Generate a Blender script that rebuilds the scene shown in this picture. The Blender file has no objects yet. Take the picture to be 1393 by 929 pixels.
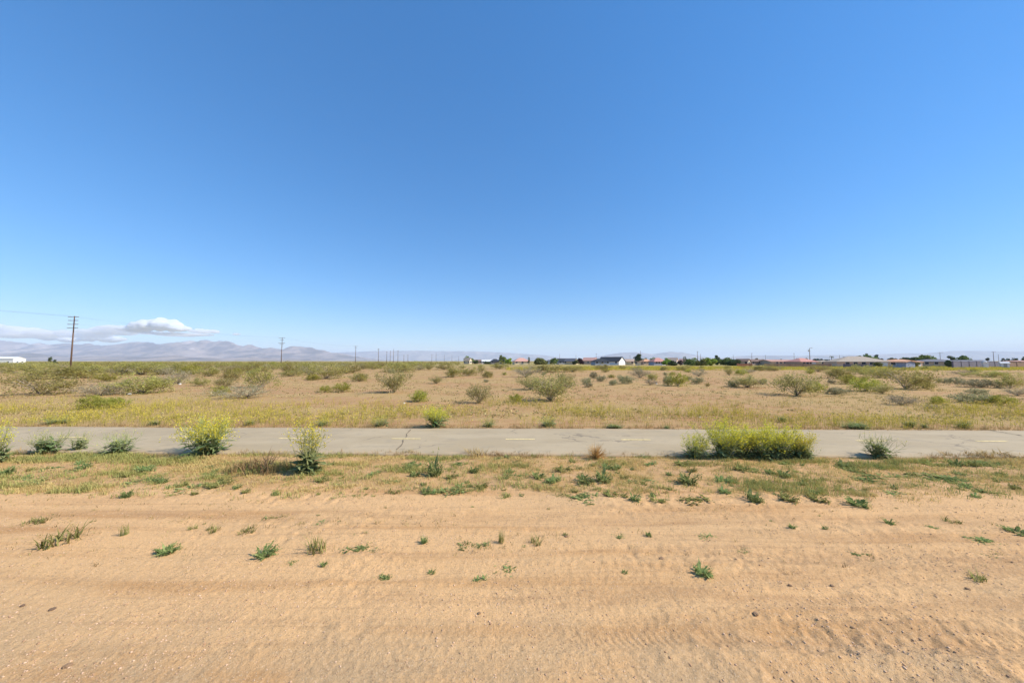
import bpy, math, random
import numpy as np

random.seed(7)
RNG = np.random.default_rng(7)
C = bpy.context.scene.collection
R = math.radians

# ------------------------------------------------------------------ camera model (photo 1393 x 929)
FPX, CX, CY, H = 470.0, 696.5, 464.5, 2.52
PITCH = math.atan(26.5 / FPX)
SUN_EL, SUN_AZ = R(41), R(99)            # azimuth clockwise from +Y


def ray(px, py):
    a, b = (px - CX) / FPX, (CY - py) / FPX
    yw = math.cos(PITCH) - math.sin(PITCH) * b
    zw = math.sin(PITCH) + math.cos(PITCH) * b
    return a / yw, zw / yw               # dx/dy, dz/dy


def on_ground(px, py):
    dx, dz = ray(px, py)
    y = -H / dz
    return dx * y, y


def at_y(px, py, Y):
    dx, dz = ray(px, py)
    return dx * Y, H + dz * Y


# ------------------------------------------------------------------ noise
def _hash(i, j, seed):
    n = (i.astype(np.int64) * 374761393 + j.astype(np.int64) * 668265263 + seed * 974711) & 0xFFFFFFFF
    n = ((n ^ (n >> 13)) * 1274126177) & 0xFFFFFFFF
    n = ((n ^ (n >> 16)) * 2246822519) & 0xFFFFFFFF
    return ((n ^ (n >> 15)) & 0xFFFFFF) / float(0xFFFFFF)


def vnoise(x, y, seed=0):
    x, y = np.asarray(x, float), np.asarray(y, float)
    i, j = np.floor(x), np.floor(y)
    u, v = x - i, y - j
    u, v = u * u * u * (u * (u * 6 - 15) + 10), v * v * v * (v * (v * 6 - 15) + 10)
    a, b = _hash(i, j, seed), _hash(i + 1, j, seed)
    c, d = _hash(i, j + 1, seed), _hash(i + 1, j + 1, seed)
    return (a + (b - a) * u) * (1 - v) + (c + (d - c) * u) * v


def fbm(x, y, seed=0, octaves=4):
    s, amp, tot = 0, 1.0, 0
    for k in range(octaves):
        s = s + amp * vnoise(x * 2 ** k + 17.3 * k, y * 2 ** k - 9.1 * k, seed + k)
        tot += amp
        amp *= 0.5
    return s / tot


def sstep(a, b, x):
    t = np.clip((np.asarray(x, float) - a) / (b - a), 0, 1)
    return t * t * (3 - 2 * t)


# ------------------------------------------------------------------ mesh helpers
def np_mesh(name, V, F, mats, tint=None, midx=None, smooth=False):
    """V n x 3, F m x k (k = 3 or 4) arrays or a list of such arrays"""
    Fs = [np.asarray(f, np.int32) for f in (F if isinstance(F, list) else [F]) if len(f)]
    me = bpy.data.meshes.new(name)
    V = np.asarray(V, np.float32)
    me.vertices.add(len(V))
    me.vertices.foreach_set("co", V.ravel())
    loops = np.concatenate([f.ravel() for f in Fs])
    sizes = np.concatenate([np.full(len(f), f.shape[1], np.int32) for f in Fs])
    starts = np.concatenate([[0], np.cumsum(sizes)[:-1]]).astype(np.int32)
    me.loops.add(len(loops))
    me.loops.foreach_set("vertex_index", loops)
    me.polygons.add(len(sizes))
    me.polygons.foreach_set("loop_start", starts)
    me.polygons.foreach_set("loop_total", sizes)
    if midx is not None:
        me.polygons.foreach_set("material_index", np.asarray(midx, np.int32))
    if smooth:
        me.polygons.foreach_set("use_smooth", np.ones(len(sizes), bool))
    for m in (mats if isinstance(mats, (list, tuple)) else [mats]):
        me.materials.append(m)
    if tint is not None:
        a = me.attributes.new("tint", 'FLOAT', 'POINT')
        a.data.foreach_set("value", np.asarray(tint, np.float32))
    me.update(calc_edges=True)
    return me


class MB:
    """collects simple solids and links them as one mesh object"""
    def __init__(self):
        self.v, self.f = [], []

    def add(self, vs, fs):
        o = len(self.v)
        self.v += [tuple(p) for p in vs]
        self.f += [tuple(i + o for i in f) for f in fs]

    def box(self, x0, x1, y0, y1, z0, z1):
        self.add([(x0, y0, z0), (x1, y0, z0), (x1, y1, z0), (x0, y1, z0), (x0, y0, z1), (x1, y0, z1), (x1, y1, z1), (x0, y1, z1)],
                 [(0, 3, 2, 1), (4, 5, 6, 7), (0, 1, 5, 4), (1, 2, 6, 5), (2, 3, 7, 6), (3, 0, 4, 7)])

    def tube(self, pts, radii, n=6, cap=True):
        pts = [np.array(p, float) for p in pts]
        vs, fs = [], []
        for i, p in enumerate(pts):
            d = pts[min(i + 1, len(pts) - 1)] - pts[max(i - 1, 0)]
            d = d / (np.linalg.norm(d) + 1e-9)
            a = np.cross(d, (0, 0, 1) if abs(d[2]) < 0.9 else (1, 0, 0))
            a /= np.linalg.norm(a)
            b = np.cross(d, a)
            r = radii[i] if hasattr(radii, '__len__') else radii
            for k in range(n):
                t = 2 * math.pi * k / n
                vs.append(p + r * (math.cos(t) * a + math.sin(t) * b))
        for i in range(len(pts) - 1):
            for k in range(n):
                fs.append((i * n + k, i * n + (k + 1) % n, (i + 1) * n + (k + 1) % n, (i + 1) * n + k))
        if cap:
            fs.append(tuple(range(n - 1, -1, -1)))
            fs.append(tuple(range((len(pts) - 1) * n, len(pts) * n)))
        self.add(vs, fs)

    def mesh(self, name, mats, smooth=False):
        me = bpy.data.meshes.new(name)
        me.from_pydata(self.v, [], self.f)
        for m in (mats if isinstance(mats, (list, tuple)) else [mats]):
            me.materials.append(m)
        if smooth:
            me.polygons.foreach_set("use_smooth", np.ones(len(me.polygons), bool))
        me.update()
        return me


def link(name, me, parent=None, loc=(0, 0, 0), rz=0.0, sc=(1, 1, 1)):
    o = bpy.data.objects.new(name, me)
    C.objects.link(o)
    o.location, o.rotation_euler, o.scale = loc, (0, 0, rz), sc
    if parent is not None:
        o.parent = parent
    return o


def tag(o, label, cat, group=None):
    o["label"], o["category"] = label, cat
    if group:
        o["group"] = group
    return o


def kind(o, k):
    o["kind"] = k
    return o


def spawn(name, parts, loc, sc, rz, label, cat, group=None):
    """a thing: an Empty with one child per (part name, mesh), meshes shared; a single mesh is the thing itself"""
    if len(parts) == 1:
        return tag(link(name, parts[0][1], None, loc, rz, sc), label, cat, group)
    root = link(name, None, None, loc, rz, sc)
    root.empty_display_size = 0.1
    tag(root, label, cat, group)
    for pn, me in parts:
        link(pn, me, root)
    return root


# ------------------------------------------------------------------ materials
def new_mat(name):
    m = bpy.data.materials.new(name)
    m.use_nodes = True
    nt = m.node_tree
    nt.nodes.clear()
    out = nt.nodes.new("ShaderNodeOutputMaterial")
    return m, nt, out


def nd(nt, t, **kw):
    n = nt.nodes.new(t)
    for k, v in kw.items():
        setattr(n, k, v)
    return n


def mixc(nt, fac, a, b, mode='MIX'):
    n = nd(nt, "ShaderNodeMix", data_type='RGBA', blend_type=mode)
    for sock, v in ((n.inputs[0], fac), (n.inputs[6], a), (n.inputs[7], b)):
        if hasattr(v, 'is_linked'):
            nt.links.new(v, sock)
        elif hasattr(v, '__len__'):
            sock.default_value = (*v, 1) if len(v) == 3 else v
        else:
            sock.default_value = v
    return n.outputs[2]


def math_n(nt, op, a, b=None, c=None, clamp=False):
    n = nd(nt, "ShaderNodeMath", operation=op, use_clamp=clamp)
    for i, v in enumerate((a, b, c)):
        if v is None:
            continue
        if hasattr(v, 'is_linked'):
            nt.links.new(v, n.inputs[i])
        else:
            n.inputs[i].default_value = v
    return n.outputs[0]


def ramp01(nt, v, lo, hi, a=0.0, b=1.0):
    n = nd(nt, "ShaderNodeMapRange", interpolation_type='SMOOTHSTEP')
    nt.links.new(v, n.inputs[0])
    for i, x in enumerate((lo, hi, a, b)):
        n.inputs[i + 1].default_value = x
    return n.outputs[0]


def pos_scaled(nt, s):
    g = nd(nt, "ShaderNodeNewGeometry")
    m = nd(nt, "ShaderNodeVectorMath", operation='MULTIPLY')
    nt.links.new(g.outputs["Position"], m.inputs[0])
    m.inputs[1].default_value = s
    return m.outputs[0]


def noise(nt, s, detail=4, rough=0.55, scale=1.0, vec=None):
    n = nd(nt, "ShaderNodeTexNoise", noise_dimensions='3D')
    n.inputs["Scale"].default_value = scale
    n.inputs["Detail"].default_value = detail
    n.inputs["Roughness"].default_value = rough
    nt.links.new(vec if vec is not None else pos_scaled(nt, s), n.inputs["Vector"])
    return n.outputs[0]


def leaf_mat(name, c1, c2, trans=0.25, rand=0.25):
    m, nt, out = new_mat(name)
    at = nd(nt, "ShaderNodeAttribute", attribute_name="tint")
    oi = nd(nt, "ShaderNodeObjectInfo")
    col = mixc(nt, at.outputs["Fac"], c1, c2)
    hs = nd(nt, "ShaderNodeHueSaturation")
    nt.links.new(col, hs.inputs["Color"])
    nt.links.new(math_n(nt, 'MULTIPLY_ADD', oi.outputs["Random"], rand * 2, 1 - rand), hs.inputs["Value"])
    nt.links.new(math_n(nt, 'MULTIPLY_ADD', oi.outputs["Random"], 0.03, 0.485), hs.inputs["Hue"])
    d, t = nd(nt, "ShaderNodeBsdfDiffuse"), nd(nt, "ShaderNodeBsdfTranslucent")
    mx = nd(nt, "ShaderNodeMixShader")
    mx.inputs[0].default_value = trans
    for s in (d, t):
        nt.links.new(hs.outputs[0], s.inputs["Color"])
    nt.links.new(d.outputs[0], mx.inputs[1])
    nt.links.new(t.outputs[0], mx.inputs[2])
    nt.links.new(mx.outputs[0], out.inputs[0])
    return m


def solid_mat(name, c, rough=0.8, var=0.18, scale=3.0, stretch=(1, 1, 1), bump=0.0):
    m, nt, out = new_mat(name)
    p = nd(nt, "ShaderNodeBsdfPrincipled")
    p.inputs["Roughness"].default_value = rough
    p.inputs["Specular IOR Level"].default_value = 0.25
    tc = nd(nt, "ShaderNodeTexCoord")
    mp = nd(nt, "ShaderNodeMapping")
    mp.inputs["Scale"].default_value = stretch
    nt.links.new(tc.outputs["Object"], mp.inputs["Vector"])
    n = noise(nt, None, 5, 0.6, scale, mp.outputs[0])
    f = ramp01(nt, n, 0.3, 0.7)
    col = mixc(nt, f, tuple(x * (1 - var) for x in c), tuple(min(1, x * (1 + var)) for x in c))
    nt.links.new(col, p.inputs["Base Color"])
    if bump:
        b = nd(nt, "ShaderNodeBump")
        b.inputs["Strength"].default_value = bump
        b.inputs["Distance"].default_value = 0.02
        nt.links.new(n, b.inputs["Height"])
        nt.links.new(b.outputs[0], p.inputs["Normal"])
    nt.links.new(p.outputs[0], out.inputs[0])
    return m


M = {}
M['creosote'] = leaf_mat('creosote_leaf', (0.25, 0.225, 0.06), (0.56, 0.49, 0.16), 0.45, 0.13)
M['creosote_pale'] = leaf_mat('creosote_pale_leaf', (0.27, 0.24, 0.075), (0.54, 0.47, 0.18), 0.4, 0.1)
M['creosote_bright'] = leaf_mat('creosote_bright_leaf', (0.24, 0.235, 0.04), (0.56, 0.52, 0.11), 0.45, 0.12)
M['grey_leaf'] = leaf_mat('grey_shrub_leaf', (0.27, 0.24, 0.14), (0.54, 0.46, 0.29), 0.3, 0.12)
M['salt_leaf'] = leaf_mat('saltbush_leaf', (0.19, 0.18, 0.08), (0.56, 0.50, 0.28), 0.35, 0.12)
M['twig'] = solid_mat('grey_twig', (0.36, 0.29, 0.20), 0.9, 0.25, 20)
M['dry_twig'] = solid_mat('dry_twig', (0.62, 0.37, 0.13), 0.9, 0.3, 30)
M['weed'] = leaf_mat('weed_leaf', (0.14, 0.20, 0.06), (0.42, 0.46, 0.17), 0.38, 0.2)
M['weed_light'] = leaf_mat('weed_light_leaf', (0.19, 0.20, 0.055), (0.42, 0.40, 0.13), 0.3, 0.2)
M['mustard_leaf'] = leaf_mat('mustard_leaf', (0.11, 0.165, 0.06), (0.35, 0.39, 0.17), 0.25, 0.12)
M['mustard_stem'] = leaf_mat('mustard_stem', (0.34, 0.37, 0.14), (0.56, 0.56, 0.25), 0.25, 0.1)
M['mustard_flower'] = leaf_mat('mustard_flower', (0.62, 0.54, 0.05), (0.86, 0.76, 0.10), 0.4, 0.06)
M['grass'] = leaf_mat('grass_blade', (0.34, 0.345, 0.10), (0.66, 0.48, 0.20), 0.3, 0.0)
M['dry_grass'] = leaf_mat('dry_grass_blade', (0.38, 0.26, 0.10), (0.60, 0.45, 0.19), 0.3, 0.0)
M['brown_grass'] = leaf_mat('brown_grass_blade', (0.38, 0.25, 0.11), (0.58, 0.43, 0.19), 0.3, 0.1)
M['dead_grass'] = leaf_mat('dead_grass_blade', (0.24, 0.16, 0.06), (0.52, 0.42, 0.16), 0.3, 0.0)
M['low_scrub'] = leaf_mat('low_scrub', (0.32, 0.24, 0.10), (0.60, 0.48, 0.22), 0.3, 0.0)
M['field_flower'] = leaf_mat('field_flower', (0.33, 0.31, 0.07), (0.80, 0.68, 0.08), 0.3, 0.0)
M['pole_wood'] = solid_mat('pole_wood', (0.17, 0.105, 0.07), 0.85, 0.25, 4, (6, 6, 0.5))
M['insulator'] = solid_mat('insulator_ceramic', (0.35, 0.33, 0.3), 0.3, 0.1)
M['wire'] = solid_mat('wire_metal', (0.10, 0.10, 0.11), 0.5, 0.1)
M['stone'] = solid_mat('dark_stone', (0.20, 0.13, 0.08), 0.9, 0.35, 25, bump=0.6)
M['pale_stone'] = solid_mat('pale_stone', (0.72, 0.68, 0.60), 0.8, 0.15, 12, bump=0.4)
M['clod'] = solid_mat('dirt_clod', (0.34, 0.21, 0.115), 0.95, 0.3, 40, bump=0.6)
M['glass'] = solid_mat('window_glass', (0.05, 0.06, 0.075), 0.1, 0.1)
M['white_trim'] = solid_mat('white_trim', (0.72, 0.71, 0.68), 0.6, 0.08)


def ground_material():
    m, nt, out = new_mat('desert_ground')
    p = nd(nt, "ShaderNodeBsdfPrincipled")
    p.inputs["Roughness"].default_value = 0.95
    p.inputs["Specular IOR Level"].default_value = 0.12
    g = nd(nt, "ShaderNodeNewGeometry")
    sx = nd(nt, "ShaderNodeSeparateXYZ")
    nt.links.new(g.outputs["Position"], sx.inputs[0])
    X, Y = sx.outputs[0], sx.outputs[1]
    s = math_n(nt, 'ADD', Y, math_n(nt, 'MULTIPLY', X, 0.0187))
    n_mid = noise(nt, (0.936, 0.819, 0.630), 5, 0.6)
    n_big = noise(nt, (0.169, 0.210, 0.162), 4, 0.55)
    n_streak = noise(nt, (0.16, 2.3, 0.5), 4, 0.6)
    n_fine = noise(nt, (38, 38, 38), 5, 0.7)
    n_grit = noise(nt, (150, 150, 150), 2, 0.6)
    sj = math_n(nt, 'ADD', s, math_n(nt, 'MULTIPLY_ADD', n_mid, 1.6, -0.8))
    # graded sandy shoulder
    sand = mixc(nt, ramp01(nt, n_streak, 0.46, 0.72), (0.714, 0.422, 0.188), (0.533, 0.281, 0.109))
    sand = mixc(nt, math_n(nt, 'MULTIPLY', ramp01(nt, n_big, 0.48, 0.64), 0.55), sand, (0.604, 0.380, 0.182))
    n_line = noise(nt, (0.22, 9.0, 0.5), 4, 0.65)
    sand = mixc(nt, math_n(nt, 'MULTIPLY', ramp01(nt, n_line, 0.52, 0.68), 0.45), sand, (0.493, 0.283, 0.130))
    wob = math_n(nt, 'ADD', s, math_n(nt, 'MULTIPLY_ADD', noise(nt, (.8, 1.6, 1), 4, .6), 0.7, -0.35))
    for (bc, bw, x0, x1, amt) in ((3.32, .22, -.5, 2.2, .6), (3.85, .16, -2.5, -.5, .5), (4.55, .55, .5, 3.5, .55), (5.75, .28, -9, -6, .4), (5.2, .2, 1, 4, .35), (2.95, .2, -3, -1.5, .25)):
        away = math_n(nt, 'ABSOLUTE', math_n(nt, 'SUBTRACT', wob, bc))
        band = math_n(nt, 'MULTIPLY', ramp01(nt, away, bw, bw * .25), ramp01(nt, X, x0, x1))
        band = math_n(nt, 'MULTIPLY', band, ramp01(nt, noise(nt, (1.1, 5, 1), 5, .65), .36, .58))
        sand = mixc(nt, math_n(nt, 'MULTIPLY', band, amt), sand, (0.438, 0.245, 0.110))
    near = ramp01(nt, s, 3.9, 2.8)
    sand = mixc(nt, math_n(nt, 'MULTIPLY', near, math_n(nt, 'MULTIPLY', ramp01(nt, n_mid, 0.36, 0.58), 0.85)), sand, (0.533, 0.345, 0.175))
    # verge: sandy with straw litter
    verge = mixc(nt, ramp01(nt, n_mid, 0.38, 0.62), (0.594, 0.344, 0.154), (0.477, 0.277, 0.097))
    verge = mixc(nt, math_n(nt, 'MULTIPLY', ramp01(nt, noise(nt, (2.2, 5, 2), 5, 0.65), 0.5, 0.68), 0.6), verge, (0.361, 0.239, 0.068))
    # open field: reddish soil with straw coloured grass
    n_f1 = noise(nt, (0.063, 0.153, 0.081), 5, 0.6)
    n_f2 = noise(nt, (0.7, 1.5, 1), 5, 0.65)
    field = mixc(nt, ramp01(nt, n_f2, 0.36, 0.64), (0.405, 0.208, 0.086), (0.495, 0.294, 0.130))
    field = mixc(nt, math_n(nt, 'MULTIPLY', ramp01(nt, n_f1, 0.42, 0.58), 0.75), field, (0.465, 0.305, 0.116))
    field = mixc(nt, math_n(nt, 'MULTIPLY', ramp01(nt, noise(nt, (0.099, 0.338, 0.093), 4, 0.6), 0.56, 0.7), 0.55), field, (0.346, 0.178, 0.070))
    field = mixc(nt, math_n(nt, 'MULTIPLY', ramp01(nt, noise(nt, (2.5, 4.5, 2), 5, 0.7), 0.5, 0.66), 0.5), field, (0.366, 0.275, 0.093))
    far = mixc(nt, ramp01(nt, noise(nt, (0.02, 0.03, 0.02), 5, 0.6), 0.4, 0.6), (0.396, 0.270, 0.098), (0.307, 0.261, 0.065))
    c = mixc(nt, ramp01(nt, sj, 6.6, 7.3), sand, verge)
    c = mixc(nt, ramp01(nt, s, 9.5, 13.2), c, field)
    c = mixc(nt, ramp01(nt, s, 70, 220), c, far)
    n_clod = noise(nt, (16, 24, 20), 4, 0.7)
    n_peb = noise(nt, (75, 75, 75), 3, 0.75)
    patchy = ramp01(nt, noise(nt, (.7, 2.4, 1), 4, .6), .36, .62, .45, 1.0)
    c = mixc(nt, math_n(nt, 'MULTIPLY', math_n(nt, 'MULTIPLY', ramp01(nt, n_clod, 0.53, 0.66), patchy), 0.40), c, (0.33, 0.195, 0.095))
    c = mixc(nt, math_n(nt, 'MULTIPLY', math_n(nt, 'MULTIPLY', ramp01(nt, n_fine, 0.54, 0.64), patchy), 0.60), c, (0.26, 0.155, 0.08))
    c = mixc(nt, math_n(nt, 'MULTIPLY', ramp01(nt, n_peb, 0.56, 0.66), 0.55), c, (0.80, 0.62, 0.42))
    c = mixc(nt, math_n(nt, 'MULTIPLY', ramp01(nt, n_grit, 0.55, 0.68), 0.5), c, (0.30, 0.19, 0.10))
    nt.links.new(c, p.inputs["Base Color"])
    b1, b2 = nd(nt, "ShaderNodeBump"), nd(nt, "ShaderNodeBump")
    b1.inputs["Strength"].default_value, b1.inputs["Distance"].default_value = 0.7, 0.02
    b2.inputs["Strength"].default_value, b2.inputs["Distance"].default_value = 0.6, 0.010
    nt.links.new(n_fine, b1.inputs["Height"])
    nt.links.new(n_peb, b2.inputs["Height"])
    nt.links.new(b1.outputs[0], b2.inputs["Normal"])
    nt.links.new(b2.outputs[0], p.inputs["Normal"])
    nt.links.new(p.outputs[0], out.inputs[0])
    return m


def path_material():
    m, nt, out = new_mat('worn_asphalt')
    p = nd(nt, "ShaderNodeBsdfPrincipled")
    p.inputs["Roughness"].default_value = 0.9
    p.inputs["Specular IOR Level"].default_value = 0.2
    n1 = noise(nt, (0.35, 0.8, 1), 5, 0.6)
    n2 = noise(nt, (45, 45, 45), 3, 0.7)
    g = nd(nt, "ShaderNodeNewGeometry")
    sx = nd(nt, "ShaderNodeSeparateXYZ")
    nt.links.new(g.outputs["Position"], sx.inputs[0])
    s = math_n(nt, 'ADD', sx.outputs[1], math_n(nt, 'MULTIPLY', sx.outputs[0], 0.0187))
    c = mixc(nt, ramp01(nt, n1, 0.35, 0.65), (0.42, 0.32, 0.19), (0.475, 0.367, 0.225))
    e = math_n(nt, 'ADD', ramp01(nt, s, 9.95, 9.35), ramp01(nt, s, 12.6, 13.1))
    e = math_n(nt, 'MULTIPLY', e, ramp01(nt, noise(nt, (1.6, 3, 2), 5, 0.7), 0.42, 0.6))
    vo = nd(nt, "ShaderNodeTexVoronoi", feature='DISTANCE_TO_EDGE')
    vo.inputs["Scale"].default_value = 0.42
    wv = nd(nt, "ShaderNodeVectorMath", operation='ADD')
    nz = nd(nt, "ShaderNodeTexNoise")
    nz.inputs["Scale"].default_value, nz.inputs["Detail"].default_value = 1.4, 5
    nt.links.new(pos_scaled(nt, (1, 1.3, 1)), nz.inputs["Vector"])
    nt.links.new(pos_scaled(nt, (1, 1.3, 1)), wv.inputs[0])
    nt.links.new(nz.outputs["Color"], wv.inputs[1])
    nt.links.new(wv.outputs[0], vo.inputs["Vector"])
    hair = math_n(nt, 'MULTIPLY', ramp01(nt, vo.outputs["Distance"], 0.016, 0.003), ramp01(nt, noise(nt, (.3, .5, 1), 3, .5), .48, .6))
    c = mixc(nt, math_n(nt, 'MULTIPLY', hair, 0.75), c, (0.20, 0.16, 0.11))
    c = mixc(nt, math_n(nt, 'MULTIPLY', ramp01(nt, noise(nt, (1.2, 2.2, 1), 5, .7), .5, .68), 0.6), c, (0.36, 0.285, 0.185))
    c = mixc(nt, math_n(nt, 'MULTIPLY', e, 0.85), c, (0.50, 0.35, 0.20))
    c = mixc(nt, math_n(nt, 'MULTIPLY', ramp01(nt, n2, 0.5, 0.7), 0.3), c, (0.28, 0.23, 0.165))
    nt.links.new(c, p.inputs["Base Color"])
    b = nd(nt, "ShaderNodeBump")
    b.inputs["Strength"].default_value, b.inputs["Distance"].default_value = 0.3, 0.006
    nt.links.new(n2, b.inputs["Height"])
    nt.links.new(b.outputs[0], p.inputs["Normal"])
    nt.links.new(p.outputs[0], out.inputs[0])
    return m


# ------------------------------------------------------------------ ground
SL = 0.0187                                   # the path runs a degree off the camera's axis
P0, P1 = 9.44, 13.02                          # path edges in s = y + SL x


def ground_h(x, y):
    s = y + SL * x
    d = np.hypot(x, y)
    h = 0.030 * (fbm(x * 0.45, y * 0.45, 3, 3) - 0.5) * 2
    nearw = sstep(40, 14, d)
    dirt = sstep(7.4, 6.4, s)
    # grit and clods
    h = h + nearw * (0.008 * (fbm(x * 1.6, y * 3.3, 11, 3) - 0.5) + dirt * (0.010 * (fbm(x * .3, y * 9, 12, 3) - .5) + 0.006 * (fbm(x * .7, y * 26, 13, 2) - .5)) + 0.008 * (fbm(x * 14, y * 14, 21, 2) - 0.5) + 0.007 * (vnoise(x * 34, y * 34, 24) - 0.5) * (0.4 + fbm(x * 1.3, y * 2.2, 25, 3)))
    rough = sstep(0.52, 0.75, fbm(x * 0.5, y * 1.5, 31, 3))
    h = h + dirt * rough * 0.03 * (fbm(x * 9, y * 9, 41, 2) - 0.45)
    # wheel ruts along the shoulder
    for (c, wid, dep, drift, x0, x1, trd, sd) in (
            (2.98, .13, .016, .010, -2.2, 1.6, .008, 1), (3.30, .10, .022, -.02, .3, 6, .010, 2), (3.42, .14, .024, -.045, 2.4, 9, .006, 3),
            (3.80, .10, .026, -.012, -1.8, 7, .008, 4), (4.25, .14, .020, -.03, -3, 9, .006, 5), (4.72, .12, .018, -.02, -6, 8, .004, 6),
            (5.65, .22, .024, .004, -9, 9, .004, 7), (5.2, .12, .016, -.015, -2, 11, .004, 8), (3.15, .12, .014, .035, -9, -.5, .005, 9)):
        cc = c + drift * x + 0.10 * (vnoise(x * 0.5, x * 0 + sd, 50 + sd) - 0.5)
        w = np.exp(-((y - cc) / wid) ** 2)
        rim = np.exp(-((np.abs(y - cc) - wid * 1.7) / (wid * 0.6)) ** 2)
        on = sstep(x0 - 1.2, x0 + 1.0, x) * sstep(x1 + 1.5, x1 - 1.0, x) * (0.35 + 0.65 * sstep(0.3, 0.6, vnoise(x * 0.7, x * 0 + 3 * sd, 60)))
        h = h + on * dep * (-0.8 * w + 0.5 * rim * (0.4 + 1.2 * fbm(x * 7, y * 7, 70 + sd, 2)))
        h = h + on * w * trd * 0.38 * (0.15 + 1.5 * vnoise(x * 5, y * 11, 83 + sd)) * np.sin(2 * math.pi * (x * 14.5 + (y - cc) * 5 + 1.6 * vnoise(x * 2.1, y * 3.0, 81 + sd))) * sstep(0.42, 0.6, vnoise(x * 0.9, x * 0 + sd, 80))
    churn = sstep(1.8, 3.2, x) * np.exp(-((y - 3.32 + .02 * x) / .26) ** 2) + .6 * sstep(.2, 1.5, x) * np.exp(-((y - 4.55) / .4) ** 2)
    h = h + churn * (.030 * (fbm(x * 11, y * 11, 45, 2) - .45) + .018 * (vnoise(x * 27, y * 27, 46) - .5))
    # verge and field lumps
    verge = sstep(6.5, 7.4, s) * sstep(9.6, 9.1, s)
    h = h + verge * 0.10 * (fbm(x * 1.1, y * 1.1, 91, 4) - 0.42)
    fld = sstep(13.1, 15, s)
    h = h + fld * (0.07 * (fbm(x * 0.23, y * 0.23, 95, 4) - 0.5) * sstep(160, 40, d))
    # bed of the path
    bed = sstep(P0 - 0.5, P0 + 0.02, s) * sstep(P1 + 0.5, P1 - 0.02, s)
    return h * (1 - bed) + bed * (-0.03)


def gh(x, y):
    return float(ground_h(np.array([float(x)]), np.array([float(y)]))[0])


def build_ground():
    ys = [-50000, -12000, -2500, -500, -120, -40, -15, -6, -2, 0, 0.8, 1.4, 1.8, 2.1]
    y = 2.25
    while y < 55000:
        ys.append(y)
        if y < 14:
            y += min(max(0.0012 * y * y, 0.009), 0.035)
        else:
            y *= 1.03
    ys = np.array(ys + [55000.0])
    t = [0.0]
    while t[-1] < 1.6:
        t.append(t[-1] + 0.0034)
    while t[-1] < 40:
        t.append(t[-1] * 1.14)
    t = np.array(t)
    t = np.concatenate([-t[::-1], t[1:]])
    base = np.maximum(ys, 0) + 1.2
    X = np.clip(base[:, None] * t[None, :], -57000, 57000)
    # keep every row as wide as the sheet at its ends
    wide = 57000 * np.abs(np.linspace(-1, 1, 9))
    Yg = np.repeat(ys[:, None], len(t), 1)
    X[:, 0], X[:, -1] = -57000, 57000
    X[:, 1], X[:, -2] = np.minimum(X[:, 1], -40000 * 0 + X[:, 1]), X[:, -2]
    Z = ground_h(X, Yg)
    n, k = X.shape
    V = np.stack([X, Yg, Z], -1).reshape(-1, 3)
    idx = np.arange(n * k).reshape(n, k)
    F = np.stack([idx[:-1, :-1], idx[:-1, 1:], idx[1:, 1:], idx[1:, :-1]], -1).reshape(-1, 4)
    kind(link('ground', np_mesh('ground', V, F, ground_material(), smooth=True)), 'structure')


build_ground()


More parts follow.
